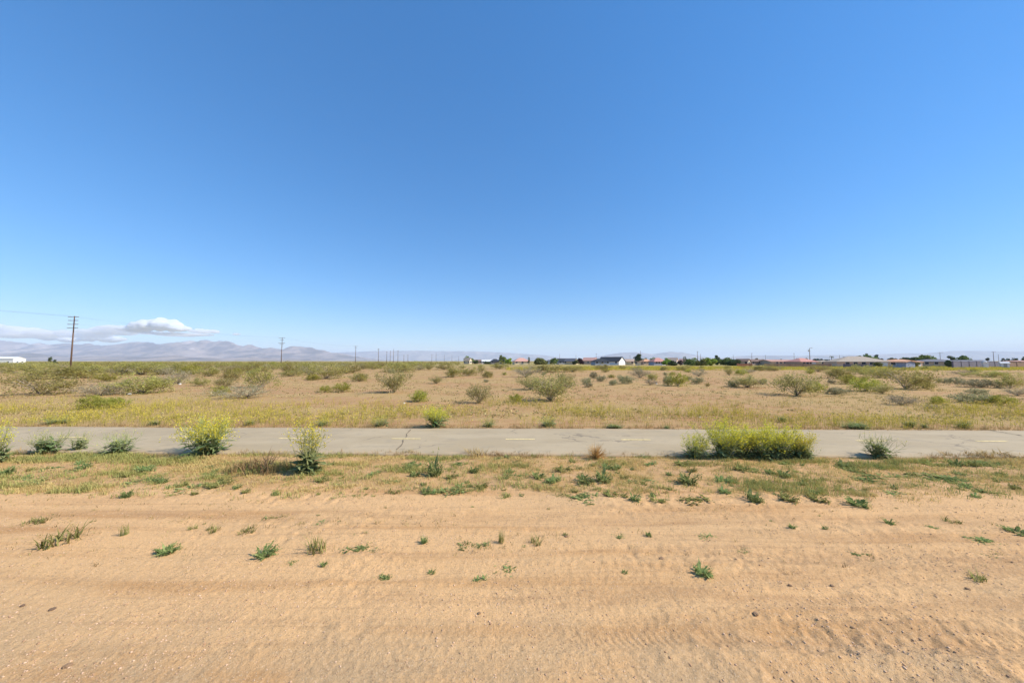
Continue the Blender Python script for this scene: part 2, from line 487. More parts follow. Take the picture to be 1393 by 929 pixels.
def build_path():
    xs = np.concatenate([np.linspace(-900, -40, 60), np.arange(-39.9, 40, 0.12), np.linspace(40, 900, 60)])
    rows = []
    edge0 = P0 + 0.16 * (fbm(xs * 0.9, xs * 0, 5, 4) - 0.5)
    edge1 = P1 + 0.16 * (fbm(xs * 0.9, xs * 0, 6, 4) - 0.5)
    for e, z in ((0.0, -0.04), (0.0, 0.016), (0.04, 0.022), (0.5, 0.030), (0.96, 0.022), (1.0, 0.016), (1.0, -0.04)):
        s = edge0 + (edge1 - edge0) * e
        rows.append(np.stack([xs, s - SL * xs, np.full_like(xs, z) + 0.006 * (vnoise(xs * 0.3, s * 0.3, 8) - 0.5)], -1))
    V = np.stack(rows).reshape(-1, 3)
    n, k = len(rows), len(xs)
    idx = np.arange(n * k).reshape(n, k)
    F = np.stack([idx[:-1, :-1], idx[:-1, 1:], idx[1:, 1:], idx[1:, :-1]], -1).reshape(-1, 4)
    kind(link('path', np_mesh('path', V, F, path_material())), 'structure')
    # yellow centre dashes, 3 ft on 9 ft off
    paint = solid_mat('faded_yellow_paint', (0.78, 0.60, 0.27), 0.8, 0.22, 14)
    x0 = on_ground(688, 596.6)[0]
    for i in range(-12, 13):
        xa = x0 + 3.66 * i
        vs, fs = [], []
        for j in range(13):
            x = xa + 0.93 * j / 12
            s = 11.17
            for q in (-0.05, 0.05):
                vs.append((x, s - SL * x + q + random.uniform(-.006, .006), 0.0375))
        fs = [(2 * j, 2 * j + 2, 2 * j + 3, 2 * j + 1) for j in range(12)]
        kind(link('path_marking', np_mesh('path_marking', np.array(vs), np.array(fs), paint)), 'structure')
    # cracks across the slab, filled with dirt
    cm = solid_mat('crack_dirt', (0.20, 0.155, 0.095), 0.95, 0.3, 20)
    for (ax, ay, bx, by, w) in ((558, 585.5, 541, 613, 0.022), (1347, 586, 1392, 594, 0.03)):
        a, b = np.array(on_ground(ax, ay)), np.array(on_ground(bx, by))
        d = (b - a) / np.linalg.norm(b - a)
        nrm = np.array([-d[1], d[0]])
        vs, K = [], 40
        for j in range(K + 1):
            t = j / K
            c = a + (b - a) * t + nrm * 0.045 * (float(fbm(np.array([t * 7.0]), np.array([2.0]), 33, 4)[0]) - 0.5) * 2
            ww = w * (0.35 + 0.9 * float(vnoise(np.array([t * 14.0]), np.array([7.0]), 34)[0]))
            for q in (-ww, ww):
                vs.append((c[0] + nrm[0] * q, c[1] + nrm[1] * q, 0.0335))
        fs = [(2 * j, 2 * j + 2, 2 * j + 3, 2 * j + 1) for j in range(K)]
        kind(link('path_crack', np_mesh('path_crack', np.array(vs), np.array(fs), cm)), 'structure')


build_path()


# ------------------------------------------------------------------ plant meshes (unit size: height about 1)
def polyline_tubes(lines, radii, n=3):
    V, F, off = [], [], 0
    for pts, r in zip(lines, radii):
        pts = np.asarray(pts)
        k = len(pts)
        d = np.gradient(pts, axis=0)
        d /= np.linalg.norm(d, axis=1, keepdims=True) + 1e-9
        a = np.cross(d, np.array([0.31, 0.17, 0.93]))
        a /= np.linalg.norm(a, axis=1, keepdims=True) + 1e-9
        b = np.cross(d, a)
        ang = np.arange(n) * 2 * math.pi / n
        ring = pts[:, None] + np.asarray(r)[:, None, None] * (np.cos(ang)[None, :, None] * a[:, None] + np.sin(ang)[None, :, None] * b[:, None])
        V.append(ring.reshape(-1, 3))
        i = np.arange(k - 1)[:, None] * n + np.arange(n)[None, :]
        j = np.arange(k - 1)[:, None] * n + (np.arange(n)[None, :] + 1) % n
        F.append(np.stack([i, j, j + n, i + n], -1).reshape(-1, 4) + off)
        off += k * n
    return np.concatenate(V), np.concatenate(F)


def rhombs(P, size, rng, aspect=0.55, up=0.0):
    """random leaf-sized rhombus faces at points P"""
    n = len(P)
    a = rng.normal(size=(n, 3))
    a[:, 2] += up
    a /= np.linalg.norm(a, axis=1, keepdims=True)
    b = np.cross(a, rng.normal(size=(n, 3)))
    b /= np.linalg.norm(b, axis=1, keepdims=True)
    s = (size * rng.uniform(0.6, 1.3, n))[:, None]
    V = np.stack([P - a * s, P + b * s * aspect, P + a * s, P - b * s * aspect], 1).reshape(-1, 3)
    F = np.arange(4 * n).reshape(-1, 4)
    return V, F


def shrub_parts(seed, leafm, twigm, spread=0.75, nstem=14, nchild=5, nleaf=2600, lsize=0.03, jit=0.05, lo=0.35, droop=0.15, wid=1.0, tw=0.010, dome=0.0, domew=1.0):
    rng = np.random.default_rng(seed)
    lines, radii = [], []
    for i in range(nstem):
        az = 2 * math.pi * (i + rng.uniform(-.4, .4)) / nstem
        tilt = spread * math.sqrt(rng.uniform(0.02, 1.0))
        L = rng.uniform(0.72, 1.08) / max(0.55, math.cos(tilt) * 0.55 + 0.45)
        t = np.linspace(0, 1, 6)
        out = np.sin(tilt) * L * t * (0.8 + 0.35 * t)
        z = np.cos(tilt) * L * t - droop * L * (t ** 2) * math.sin(tilt)
        wob = rng.normal(0, 0.018, (6, 3)) * t[:, None]
        pts = np.stack([np.cos(az) * out * wid, np.sin(az) * out * wid, np.maximum(z, 0.0)], -1) + wob
        lines.append(pts)
        radii.append(tw * (1.25 - t))
        for c in range(nchild):
            k = rng.uniform(0.3, 0.92)
            p = pts[min(int(k * 5), 4)] * (1 - (k * 5) % 1) + pts[min(int(k * 5) + 1, 5)] * ((k * 5) % 1)
            d = np.array([math.cos(az), math.sin(az), 0]) * 0.6 + rng.normal(0, 0.55, 3) + np.array([0, 0, 0.75])
            d /= np.linalg.norm(d)
            l = rng.uniform(0.16, 0.36)
            tt = np.linspace(0, 1, 4)[:, None]
            q = p + d * l * tt + rng.normal(0, 0.012, (4, 3)) * tt
            q[:, 2] = np.maximum(q[:, 2], 0.01)
            lines.append(q)
            radii.append(tw * 0.5 * (1.1 - tt[:, 0]))
    V, F = polyline_tubes(lines, radii)
    hmax = max(l[:, 2].max() for l in lines)
    pick = rng.integers(0, len(lines), nleaf)
    tpos = rng.uniform(lo, 1.02, nleaf)
    P = np.empty((nleaf, 3))
    for i, (li, t) in enumerate(zip(pick, tpos)):
        l = lines[li]
        child = len(l) == 4
        f = (t if not child else (t - lo) / (1 - lo)) * (len(l) - 1)
        a = int(min(max(f, 0), len(l) - 1.001))
        P[i] = l[a] + (l[a + 1] - l[a]) * (f - a)
    # clumping: leaves gather round some twigs and leave gaps elsewhere
    keep = vnoise(P[:, 0] * 6 + 3 * P[:, 2], P[:, 1] * 6 + 2 * P[:, 2], seed) > 0.33
    P = P[keep] + rng.normal(0, jit, (keep.sum(), 3))
    if dome:
        # leafy sprays filling an uneven dome down to the ground
        nd_ = int(nleaf * dome)
        az = rng.uniform(0, 6.283, nd_)
        zf = rng.uniform(0.0, 1.0, nd_) ** 0.9
        lump = 0.42 + 1.0 * vnoise(np.cos(az) * 2.2 + 7 + zf, np.sin(az) * 2.2 + 3 + zf * 2.2, seed + 3)
        rr = domew * lump * np.sqrt(np.clip(1 - 0.88 * zf ** 2, 0, 1)) * rng.uniform(0.35, 1.0, nd_) ** 0.5
        D = np.stack([rr * np.cos(az), rr * np.sin(az), zf * hmax * (0.62 + 0.42 * lump)], -1)
        D = D[vnoise(D[:, 0] * 6 + 9, D[:, 1] * 6 + 6 * D[:, 2], seed + 4) > 0.46]
        P = np.concatenate([P, D + rng.normal(0, jit * .7, D.shape)])
    P[:, 2] = np.maximum(P[:, 2], 0.015)
    LV, LF = rhombs(P, lsize, rng, 0.5, 0.5)
    tint = np.repeat(np.clip(0.75 * vnoise(P[:, 0] * 4, P[:, 1] * 4 + 5 * P[:, 2], seed + 5) + rng.uniform(-0.1, 0.35, len(P)), 0, 1), 4)
    return [('branches', np_mesh('branches', V / hmax, F, twigm)), ('foliage', np_mesh('foliage', LV / hmax, LF, leafm, tint))]


SHRUB = {
    'creosote_bush': [shrub_parts(100 + i, M['creosote'], M['twig'], 0.95, 18, 6, 3000, 0.030, 0.055, 0.25, dome=1.1, domew=.82) for i in range(4)],
    'airy': [shrub_parts(120 + i, M['creosote_pale'], M['twig'], 0.9, 20, 7, 3800, 0.029, 0.065, 0.25, 0.1, dome=.3, domew=.7) for i in range(3)],
    'bright': [shrub_parts(140 + i, M['creosote_bright'], M['twig'], 0.95, 16, 5, 2600, 0.036, 0.06, 0.2, dome=1.3, domew=.9) for i in range(3)],
    'grey': [shrub_parts(160 + i, M['grey_leaf'], M['twig'], 1.05, 26, 8, 2600, 0.024, 0.05, 0.1, 0.15, 1.0, 0.009, dome=.6, domew=.85) for i in range(3)],
    'salt': [shrub_parts(180 + i, M['salt_leaf'], M['twig'], 1.1, 14, 5, 1800, 0.050, 0.07, 0.1, dome=1.2, domew=.95) for i in range(3)],
}


def width_of(me):
    c = np.empty(len(me.vertices) * 3, np.float32)
    me.vertices.foreach_get("co", c)
    c = c.reshape(-1, 3)
    return float(np.percentile(c[:, 0], 97) - np.percentile(c[:, 0], 3))


SHRUB_EXT = {k: [width_of(p[1][1]) for p in v] for k, v in SHRUB.items()}


def leaf_strip(base, az, L, w, lift, curl, rng, seg=5, lobes=True):
    """one arching leaf with a toothed outline"""
    t = np.linspace(0, 1, seg + 1)
    r = L * t * math.cos(lift * 0.6)
    z = L * (math.sin(lift) * t - curl * t ** 2)
    ww = w * np.sin(np.pi * np.clip(t * 0.9 + 0.08, 0, 1))
    if lobes:
        ww = ww * np.where(np.arange(seg + 1) % 2 == 0, 0.55, 1.25)
    ca, sa = math.cos(az), math.sin(az)
    c = np.stack([base[0] + ca * r, base[1] + sa * r, np.maximum(base[2] + z, 0.004)], -1)
    n = np.array([-sa, ca, 0.0])
    fold = np.array([0, 0, 0.25])
    A, B = c + n * ww[:, None] + fold * ww[:, None], c - n * ww[:, None] + fold * ww[:, None]
    V = np.concatenate([A, c, B])
    k = seg + 1
    F = []
    for i in range(seg):
        F += [(i, i + 1, k + i + 1, k + i), (k + i, k + i + 1, 2 * k + i + 1, 2 * k + i)]
    return V, F


def leaves_mesh(name, specs, mat, rng):
    V, F, T, off = [], [], [], 0
    for sp in specs:
        v, f = leaf_strip(*sp, rng)
        V.append(v)
        F += [tuple(i + off for i in q) for q in f]
        T.append(np.full(len(v), rng.uniform(0, 1)) + rng.uniform(-.1, .1, len(v)))
        off += len(v)
    return np_mesh(name, np.concatenate(V), np.array(F), mat, np.clip(np.concatenate(T), 0, 1))


def weed_parts(seed, mat, nleaf=22, tall=0.6, wid=0.13):
    """a low clump: narrow toothed leaves fanning from the root, with many small leaflets along them"""
    rng = np.random.default_rng(seed)
    V, F, T, off = [], [], [], 0
    P = []
    for i in range(nleaf):
        az = rng.uniform(0, 2 * math.pi)
        r0 = rng.uniform(0, .38)
        b = (r0 * math.cos(az + 1.3), r0 * math.sin(az + 1.3), 0.0)
        L = rng.uniform(0.25, 0.75)
        v, f = leaf_strip(b, az, L, wid * .55 * rng.uniform(.6, 1.2), rng.uniform(0.3, 1.3), rng.uniform(0.05, 0.45), rng)
        v[:, 2] *= tall / .6
        V.append(v)
        F += [tuple(i + off for i in q) for q in f]
        T.append(np.full(len(v), rng.uniform(0, .9)) + rng.uniform(-.1, .1, len(v)))
        off += len(v)
        mid = v[len(v) // 3: 2 * len(v) // 3]
        P.append(mid[rng.integers(1, len(mid), 11)] + rng.normal(0, .055, (11, 3)))
    P = np.concatenate(P)
    P[:, 2] = np.maximum(P[:, 2], .01)
    LV, LF = rhombs(P, .05, rng, .5, .6)
    V = np.concatenate(V + [LV])
    T = np.concatenate(T + [np.repeat(np.clip(rng.uniform(.1, 1, len(P)), 0, 1), 4)])
    F = np.concatenate([np.array(F), LF + off])
    return [('leafy_weed', np_mesh('leafy_weed', V, F, mat, np.clip(T, 0, 1)))]


def mat_weed(seed, mat, tall=.45):
    """an irregular low mat: several small leafy crowns strung out over the soil"""
    rng = np.random.default_rng(seed)
    V, F, T, P, off = [], [], [], [], 0
    c = np.zeros(2)
    path = []
    for q in range(rng.integers(5, 9)):
        c = c * .55 + rng.normal(0, 1, 2) * np.array([.31, .19])
        path.append((c[0], c[1], .02))
        size = rng.uniform(.12, .34)
        for i in range(rng.integers(6, 13)):
            az = rng.uniform(0, 6.283)
            b = (c[0] + rng.normal(0, .06), c[1] + rng.normal(0, .06), 0.0)
            v, f = leaf_strip(b, az, size * rng.uniform(.5, 1.25), size * rng.uniform(.07, .16), rng.uniform(.2, 1.4), rng.uniform(.05, .5), rng)
            v[:, 2] *= tall / .45
            V.append(v)
            F += [tuple(k + off for k in z) for z in f]
            T.append(np.full(len(v), rng.uniform(0, 1)))
            off += len(v)
        n = rng.integers(14, 36)
        p = np.concatenate([c[None] + rng.normal(0, size * .5, (n, 2)), np.abs(rng.normal(0, size * .4, (n, 1))) * tall / .45], 1)
        P.append(p)
    RV, RF = polyline_tubes([np.array(path)], [np.full(len(path), .008)])   # the runner that joins the crowns
    V.append(RV)
    F += [tuple(int(k) + off for k in z) for z in RF]
    T.append(np.full(len(RV), .3))
    off += len(RV)
    P = np.concatenate(P)
    LV, LF = rhombs(P, .042, rng, .5, .6)
    V = np.concatenate(V + [LV])
    T = np.concatenate(T + [np.repeat(rng.uniform(0, 1, len(P)), 4)])
    V[:, :2] -= (np.percentile(V[:, :2], 97, axis=0) + np.percentile(V[:, :2], 3, axis=0)) / 2
    V[:, :2] /= (np.percentile(V[:, 0], 97) - np.percentile(V[:, 0], 3)) / 1.75
    return [('leafy_weed', np_mesh('leafy_weed', V, np.concatenate([np.array(F), LF + off]), mat, np.clip(T, 0, 1)))]


def tuft_arrays(cx, cy, cz, ht, nb, spread, width, rng, lean=0.45):
    """nb grass blades per tuft, a bent two-piece blade each"""
    n = len(cx)
    rep = lambda a: np.repeat(np.asarray(a, float), nb)
    az = rng.uniform(0, 2 * math.pi, n * nb)
    rr = rep(spread) * np.sqrt(rng.uniform(0, 1, n * nb)) if hasattr(spread, '__len__') else spread * np.sqrt(rng.uniform(0, 1, n * nb))
    a2 = rng.uniform(0, 2 * math.pi, n * nb)
    bx, by, bz = rep(cx) + rr * np.cos(a2), rep(cy) + rr * np.sin(a2), rep(cz)
    h = rep(ht) * rng.uniform(0.55, 1.15, n * nb)
    ln = lean * rng.uniform(0.2, 1.2, n * nb) * h
    w = width * rng.uniform(0.7, 1.3, n * nb)
    wx, wy = -np.sin(az) * w, np.cos(az) * w
    dx, dy = np.cos(az) * ln, np.sin(az) * ln
    v0 = np.stack([bx - wx, by - wy, bz - 0.01], -1)
    v1 = np.stack([bx + wx, by + wy, bz - 0.01], -1)
    v2 = np.stack([bx + wx * .7 + dx * .35, by + wy * .7 + dy * .35, bz + h * .6], -1)
    v3 = np.stack([bx - wx * .7 + dx * .35, by - wy * .7 + dy * .35, bz + h * .6], -1)
    v4 = np.stack([bx + dx, by + dy, bz + h], -1)
    V = np.stack([v0, v1, v2, v3, v4], 1).reshape(-1, 3)
    i = np.arange(n * nb) * 5
    Q = np.stack([i, i + 1, i + 2, i + 3], -1)
    T3 = np.stack([i + 3, i + 2, i + 4], -1)
    tips = v4
    return V, Q, T3, tips


def tuft_mesh(name, cx, cy, cz, ht, nb, spread, width, mat, tint, rng, lean=0.45):
    V, Q, T3, tips = tuft_arrays(cx, cy, cz, ht, nb, spread, width, rng, lean)
    tt = np.clip(np.repeat(np.repeat(tint, nb) + rng.uniform(-.15, .15, len(tint) * nb), 5), 0, 1)
    return np_mesh(name, V, [Q, T3], mat, tt), tips


def grass_clump(seed, mat, nb=60, spread=0.4, width=0.018, lean=0.6, name='grass_tuft'):
    rng = np.random.default_rng(seed)
    n = 8
    a = rng.uniform(0, 6.28, n)
    r = spread * np.sqrt(rng.uniform(0, 1, n))
    me, _ = tuft_mesh(name, r * np.cos(a), r * np.sin(a), np.zeros(n), rng.uniform(.6, 1, n), nb // n, 0.16, width, mat, rng.uniform(0, 1, n), rng, lean)
    return [(name, me)]


def mustard_parts(seed, spread=0.5, nstem=22, nflow=420, leaf_h=0.45, nleaf=46, base=0.16, fsize=.0135):
    rng = np.random.default_rng(seed)
    sp = []
    for i in range(nleaf):
        az = rng.uniform(0, 6.283)
        r = rng.uniform(0, base)
        b = (r * math.cos(az * 3), r * math.sin(az * 3), rng.uniform(0, leaf_h * 0.75))
        sp.append((b, az, rng.uniform(0.16, 0.36), rng.uniform(0.03, 0.06), rng.uniform(0.1, 1.0), rng.uniform(0.2, 0.6)))
    lm = leaves_mesh('foliage', sp, M['mustard_leaf'], rng)
    lines, radii, tops = [], [], []
    for i in range(nstem):
        az = rng.uniform(0, 6.283)
        tilt = spread * math.sqrt(rng.uniform(0, 1))
        L = rng.uniform(0.6, 1.05)
        t = np.linspace(0, 1, 6)
        rr = np.sin(tilt) * L * t
        pts = np.stack([np.cos(az) * rr, np.sin(az) * rr, np.cos(tilt) * L * t], -1) + rng.normal(0, .012, (6, 3)) * t[:, None]
        pts += np.array([rng.uniform(-base, base) * .5, rng.uniform(-base, base) * .5, 0])
        lines.append(pts)
        radii.append(0.006 * (1.2 - t))
        tops.append(pts[-1])
        for c in range(6):
            k = rng.integers(2, 5)
            d = rng.normal(0, .45, 3) + np.array([math.cos(az) * .3, math.sin(az) * .3, .9])
            d /= np.linalg.norm(d)
            tt = np.linspace(0, 1, 4)[:, None]
            q = pts[k] + d * rng.uniform(.15, .34) * tt + rng.normal(0, .008, (4, 3)) * tt
            lines.append(q)
            radii.append(0.0035 * (1.2 - tt[:, 0]))
            tops.append(q[-1])
            if k > 2:
                tops.append(q[2])
    V, F = polyline_tubes(lines, radii)
    st = np_mesh('stems', V, F, M['mustard_stem'], rng.uniform(0, 1, len(V)))
    tops = np.array(tops)
    P = tops[rng.integers(0, len(tops), nflow)] + rng.normal(0, .03, (nflow, 3))
    FV, FF = rhombs(P, fsize, rng, 0.9, 1.0)
    fl = np_mesh('blossoms', FV, FF, M['mustard_flower'], np.repeat(rng.uniform(0, 1, nflow), 4))
    return [('foliage', lm), ('stems', st), ('blossoms', fl)]


MUST = [mustard_parts(300, 0.66, 64, 3000, .55, 120, .28), mustard_parts(301, 0.62, 56, 2000, .5, 100, .26), mustard_parts(302, 0.34, 30, 650, .40, 90, .16),
        mustard_parts(303, 0.8, 34, 120, .62, 130, .32), mustard_parts(304, 0.68, 70, 3400, .5, 110, .28), mustard_parts(305, 0.95, 40, 500, .35, 70, .4)]
WEED = [weed_parts(320 + i, M['weed'], 30 + 4 * i, 0.5 + 0.1 * i) for i in range(4)]
WEED += [mat_weed(360 + i, M['weed'], (.35, .5, .28, .6, .4, .3)[i]) for i in range(6)]
WEED_L = [weed_parts(330 + i, M['weed_light'], 32, 0.55, 0.09) for i in range(2)] + [mat_weed(370 + i, M['weed_light'], (.5, .35, .65)[i]) for i in range(3)]
TUFT_G = [grass_clump(340 + i, M['weed_light'], 72) for i in range(3)]
TUFT_B = [grass_clump(350 + i, M['brown_grass'], 110, .42, .012, .5, 'dry_grass_tuft') for i in range(2)]

# ------------------------------------------------------------------ desert shrubs, each at its own spot
def plant(kind_name, variant, px, base, w, h, label, cat, group=None, parts_list=None, ext=1.0, zs=1.0, rz=None):
    x, y = on_ground(px, base)
    k = y / FPX
    W, Hh = w * k / ext, h * k * zs
    dp = random.uniform(.8, 1.05)
    rz = random.uniform(0, 6.283) if rz is None else rz
    return spawn(kind_name, parts_list, (x, y, gh(x, y) - 0.01), (W, W * dp, Hh), rz, label, cat, group)


SCRUB = "desert shrubs scattered over the open field"
count = {}


def shrub(k, px, base, w, h, label, group=SCRUB):
    i = count.get(k, 0)
    count[k] = i + 1
    v = SHRUB[k][i % len(SHRUB[k])]
    nm = {'creosote_bush': 'creosote_bush', 'airy': 'creosote_bush', 'bright': 'creosote_bush', 'grey': 'grey_shrub', 'salt': 'saltbush'}[k]
    w, h = w * .94, h * .97
    return plant(nm, i, px, base, w, h, label, 'shrub' if nm != 'creosote_bush' else 'bush', group, v, SHRUB_EXT[k][i % len(SHRUB[k])])


CB, AI, BR, GR, SA = 'creosote_bush', 'airy', 'bright', 'grey', 'salt'
for a in (
    # west part of the field
    (CB, 56, 537, 66, 27, "broad dense olive bush standing below the tallest utility pole, nearest its foot"),
    (CB, 84, 515, 80, 17, "wide olive bush directly behind the broad dense bush below the tallest pole"),
    (CB, 7, 508, 22, 11, "small green bush cut off by the picture's left edge"),
    (BR, 146, 519, 26, 11, "low green mound of a bush behind the grey-blue shrub by the tan stone"),
    (GR, 136, 538, 50, 18, "grey leafless shrub beside the pale tan stone, west of the tangled sage-green shrub"),
    (CB, 195, 535, 64, 25, "large tangled sage-green bush right behind the pale tan stone"),
    (BR, 124, 556, 34, 18, "bright yellow-green low bush nearest the path, western half of the joined pair"),
    (BR, 154, 555, 34, 16, "bright yellow-green low bush nearest the path, eastern half of the joined pair"),
    (CB, 192, 510, 62, 16, "long green bush in the second row behind the large tangled sage-green bush"),
    (CB, 232, 509, 40, 13, "rounded green bush in the second row behind the round white rock"),
    (GR, 242, 522, 34, 19, "grey-green shrub just behind the round white rock"),
    (CB, 272, 525, 22, 12, "dark green bush touching the grey-green shrub behind the white rock"),
    (CB, 284, 512, 28, 14, "round green bush behind the dark green bush near the white rock"),
    (BR, 299, 538, 22, 14, "small bright green bush alone at the west tip of the low silvery shrub"),
    (GR, 334, 541, 62, 20, "low silvery shrub sprawling in front of the big green bush under the second pole"),
    (CB, 357, 527, 44, 26, "big green bush rising behind the low silvery shrub under the second pole"),
    (CB, 315, 518, 24, 16, "green bush between the big green bush and the grey-green shrub"),
    (AI, 305, 528, 26, 15, "thin tan bush with bare twigs between the small bright bush and the big green one"),
    (CB, 396, 512, 30, 9, "flat green bush just right of the second utility pole's foot"),
    (CB, 346, 505, 34, 9, "olive bush at the horizon behind the big green bush under the second pole"),
    (CB, 443, 515, 48, 18, "spreading olive bush in the gap between the second and third utility poles"),
    (BR, 426, 517, 18, 8, "small green bush at the west foot of the spreading olive bush"),
    (BR, 442, 534, 18, 10, "small green bush behind the flower strip, western of two neighbours"),
    (BR, 466, 533, 24, 13, "slanting green bush behind the flower strip, eastern of two neighbours"),
    (CB, 489, 519, 24, 12, "low-sided green bush between the slanting bush and the tall airy bush"),
    (CB, 480, 507, 30, 11, "olive bush behind the low-sided green bush, below the third utility pole"),
    # centre
    (AI, 537, 534, 44, 34, "tall airy bush with a bare leaning base, tallest in the middle of the field"),
    (CB, 545, 506, 44, 12, "dense green bush behind the tall airy bush, below the cluster of thin poles"),
    (BR, 571, 546, 24, 15, "compact bright green bush alone on bare soil, right of the tall airy bush"),
    (CB, 571, 503, 30, 11, "rounded dark green bush far behind the compact bright bush"),
    (AI, 594, 522, 17, 11, "small pale olive bush between the compact bright bush and the rounded olive one"),
    (CB, 616, 513, 26, 14, "rounded olive bush right of the small pale olive bush"),
    (CB, 604, 503, 26, 8, "flat olive bush at the horizon behind the rounded olive bush"),
    (CB, 638, 511, 24, 11, "tan-green bush far off, between the rounded olive bush and the pair by bare soil"),
    (CB, 656, 507, 12, 9, "dark small bush, rear one of the pair at the edge of bare soil"),
    (CB, 663, 514, 16, 10, "olive small bush, front one of the pair at the edge of bare soil"),
    (AI, 651, 548, 40, 26, "thin grey-stemmed bush with see-through crown, alone behind the flower strip's middle"),
    (SA, 661, 520, 7, 4, "tiny dark tuft of a shrub on the bare soil above the see-through bush"),
    (CB, 680, 502, 26, 9, "dark olive bush in front of the bright green tree by the pink-roofed house"),
    (GR, 715, 513, 36, 17, "grey dry fan-shaped shrub in front of the pink-roofed house"),
    (AI, 722, 530, 38, 20, "olive twiggy bush touching the large airy bush on its west side"),
    (AI, 749, 545, 56, 40, "large airy bush of several leaning stems, widest in the middle of the field"),
    (AI, 770, 528, 26, 22, "pale olive bush just behind the large airy bush's east side"),
    (BR, 702, 548, 18, 13, "small yellowish bush alone between the see-through bush and the large airy bush"),
    (CB, 745, 506, 44, 11, "broad olive bush in front of the dark-roofed houses"),
    (CB, 780, 506, 30, 8, "brownish olive bush behind the large airy bush, before the grey roofs"),
    (SA, 798, 523, 16, 9, "dark grey-green saltbush, westmost of the low row in the middle field"),
    (SA, 808, 515, 11, 9, "grey upright saltbush behind the westmost one of the low row"),
    (SA, 818, 519, 14, 8, "dark flat saltbush with a pale grassy edge, third in the low row"),
    (SA, 801, 527, 10, 6, "tiny dark saltbush in front of the westmost one of the low row"),
    (SA, 834, 524, 11, 7, "dark rounded saltbush between the two pale grassy clumps"),
    (SA, 850, 522, 22, 11, "pale-topped saltbush with dark gaps, largest in the low row"),
    (CB, 832, 514, 10, 5, "small olive bush below the big house with the white gable"),
    (CB, 820, 503, 22, 8, "olive bush in front of the big dark-roofed house"),
    (GR, 870, 514, 26, 15, "grey bare shrub in front of the orange-roofed house"),
    (GR, 885, 524, 18, 10, "pinkish grey low shrub left of the rounded yellow-olive bush"),
    (CB, 887, 517, 14, 10, "little olive bush behind the pinkish grey low shrub"),
    (SA, 905, 511, 6, 5, "tiny dark bush alone in front of the red-roofed house"),
    (BR, 922, 525, 26, 18, "rounded yellow-olive bush with a dark west foot, below the white-flecked roofs"),
    (SA, 909, 524, 14, 13, "dark twiggy saltbush joined to the rounded yellow-olive bush"),
    (SA, 949, 522, 15, 9, "dome-shaped dark grey shrub right of the rounded yellow-olive bush"),
    (SA, 937, 517, 8, 5, "tiny grey bush between the rounded yellow-olive bush and the dome-shaped one"),
    (GR, 950, 512, 20, 10, "grey-brown dome of a shrub directly behind the dome-shaped dark one"),
    (CB, 930, 504, 18, 7, "dark olive bush before the dark purple tree"),
    (CB, 903, 504, 14, 6, "olive bush before the tree with the red-roofed house"),
    (CB, 963, 526, 7, 6, "tiny olive bush right of the dome-shaped dark grey shrub"),
    # east part
    (AI, 992, 511, 14, 12, "brownish upright bush before the cream gabled house"),
    (SA, 997, 526, 15, 8, "dark grey low shrub at the west foot of the wide yellow-olive bush"),
    (AI, 1017, 527, 38, 18, "wide yellow-olive bush with two tufts, in front of the long brown roof"),
    (SA, 1038, 523, 10, 7, "small dark bush at the east foot of the wide yellow-olive bush"),
    (CB, 1037, 504, 28, 8, "flat dark olive bush before the long brown roof"),
    (AI, 1084, 538, 62, 32, "big grey-green bush throwing a long shadow, nearest the red hip roof"),
    (BR, 1109, 533, 22, 14, "green bush leaning on the big grey-green bush's east side"),
    (CB, 1113, 506, 20, 9, "dark bush in the yellow strip before the ochre house"),
    (CB, 1140, 515, 30, 16, "olive bush before the west end of the large tan hip roof"),
    (SA, 1131, 522, 10, 6, "tiny dark saltbush in front of the large tan-roofed house"),
    (SA, 1137, 536, 24, 9, "low pale clump of a shrub right of the big grey-green bush"),
    (BR, 1160, 523, 30, 14, "dark-based green bush behind the bright slanting bush"),
    (BR, 1176, 532, 34, 18, "bright slanting bush in front of the tan-roofed house's lit wall"),
    (CB, 1172, 509, 34, 12, "olive bush behind the dark-based green bush"),
    (AI, 1200, 535, 28, 13, "sparse tan bush between the bright slanting bush and the broad olive one"),
    (CB, 1196, 514, 40, 15, "long olive bush before the peach wall of the tan-roofed house"),
    (CB, 1232, 529, 58, 29, "broad olive bush, largest on the east side, hiding the terracotta house's foot"),
    (GR, 1226, 551, 34, 15, "rusty twiggy shrub on its own below the broad olive bush"),
    (CB, 1258, 528, 26, 12, "low flank bush joined to the broad olive bush's east side"),
    (BR, 1276, 549, 18, 10, "pale green low bush on the bare soil, below the broad olive bush"),
    (SA, 1284, 521, 14, 7, "small grey-green bush left of the dark round one"),
    (SA, 1301, 522, 15, 9, "dark round bush in front of the long grey block wall"),
    (GR, 1312, 511, 24, 10, "bluish grey shrub close to the long grey block wall"),
    (SA, 1334, 527, 32, 11, "dark spreading shrub before the white post"),
    (CB, 1374, 528, 30, 19, "green bush before the small white shed"),
    (CB, 1345, 513, 40, 9, "flat tawny bush close to the wall between white post and white shed"),
    (SA, 1326, 548, 36, 13, "dark tawny shrub, western of the two nearest the path on the east side"),
    (BR, 1362, 551, 28, 15, "olive shrub, eastern of the two nearest the path on the east side"),
    (GR, 1384, 538, 24, 12, "grey shrub at the picture's right edge behind the olive shrub"),
    (SA, 1330, 536, 20, 8, "pale green saltbush behind the dark tawny shrub on the east side"),
    (GR, 1268, 556, 22, 5, "flattened brown shrub on the soil near the pale green low bush"),
):
    shrub(*a)

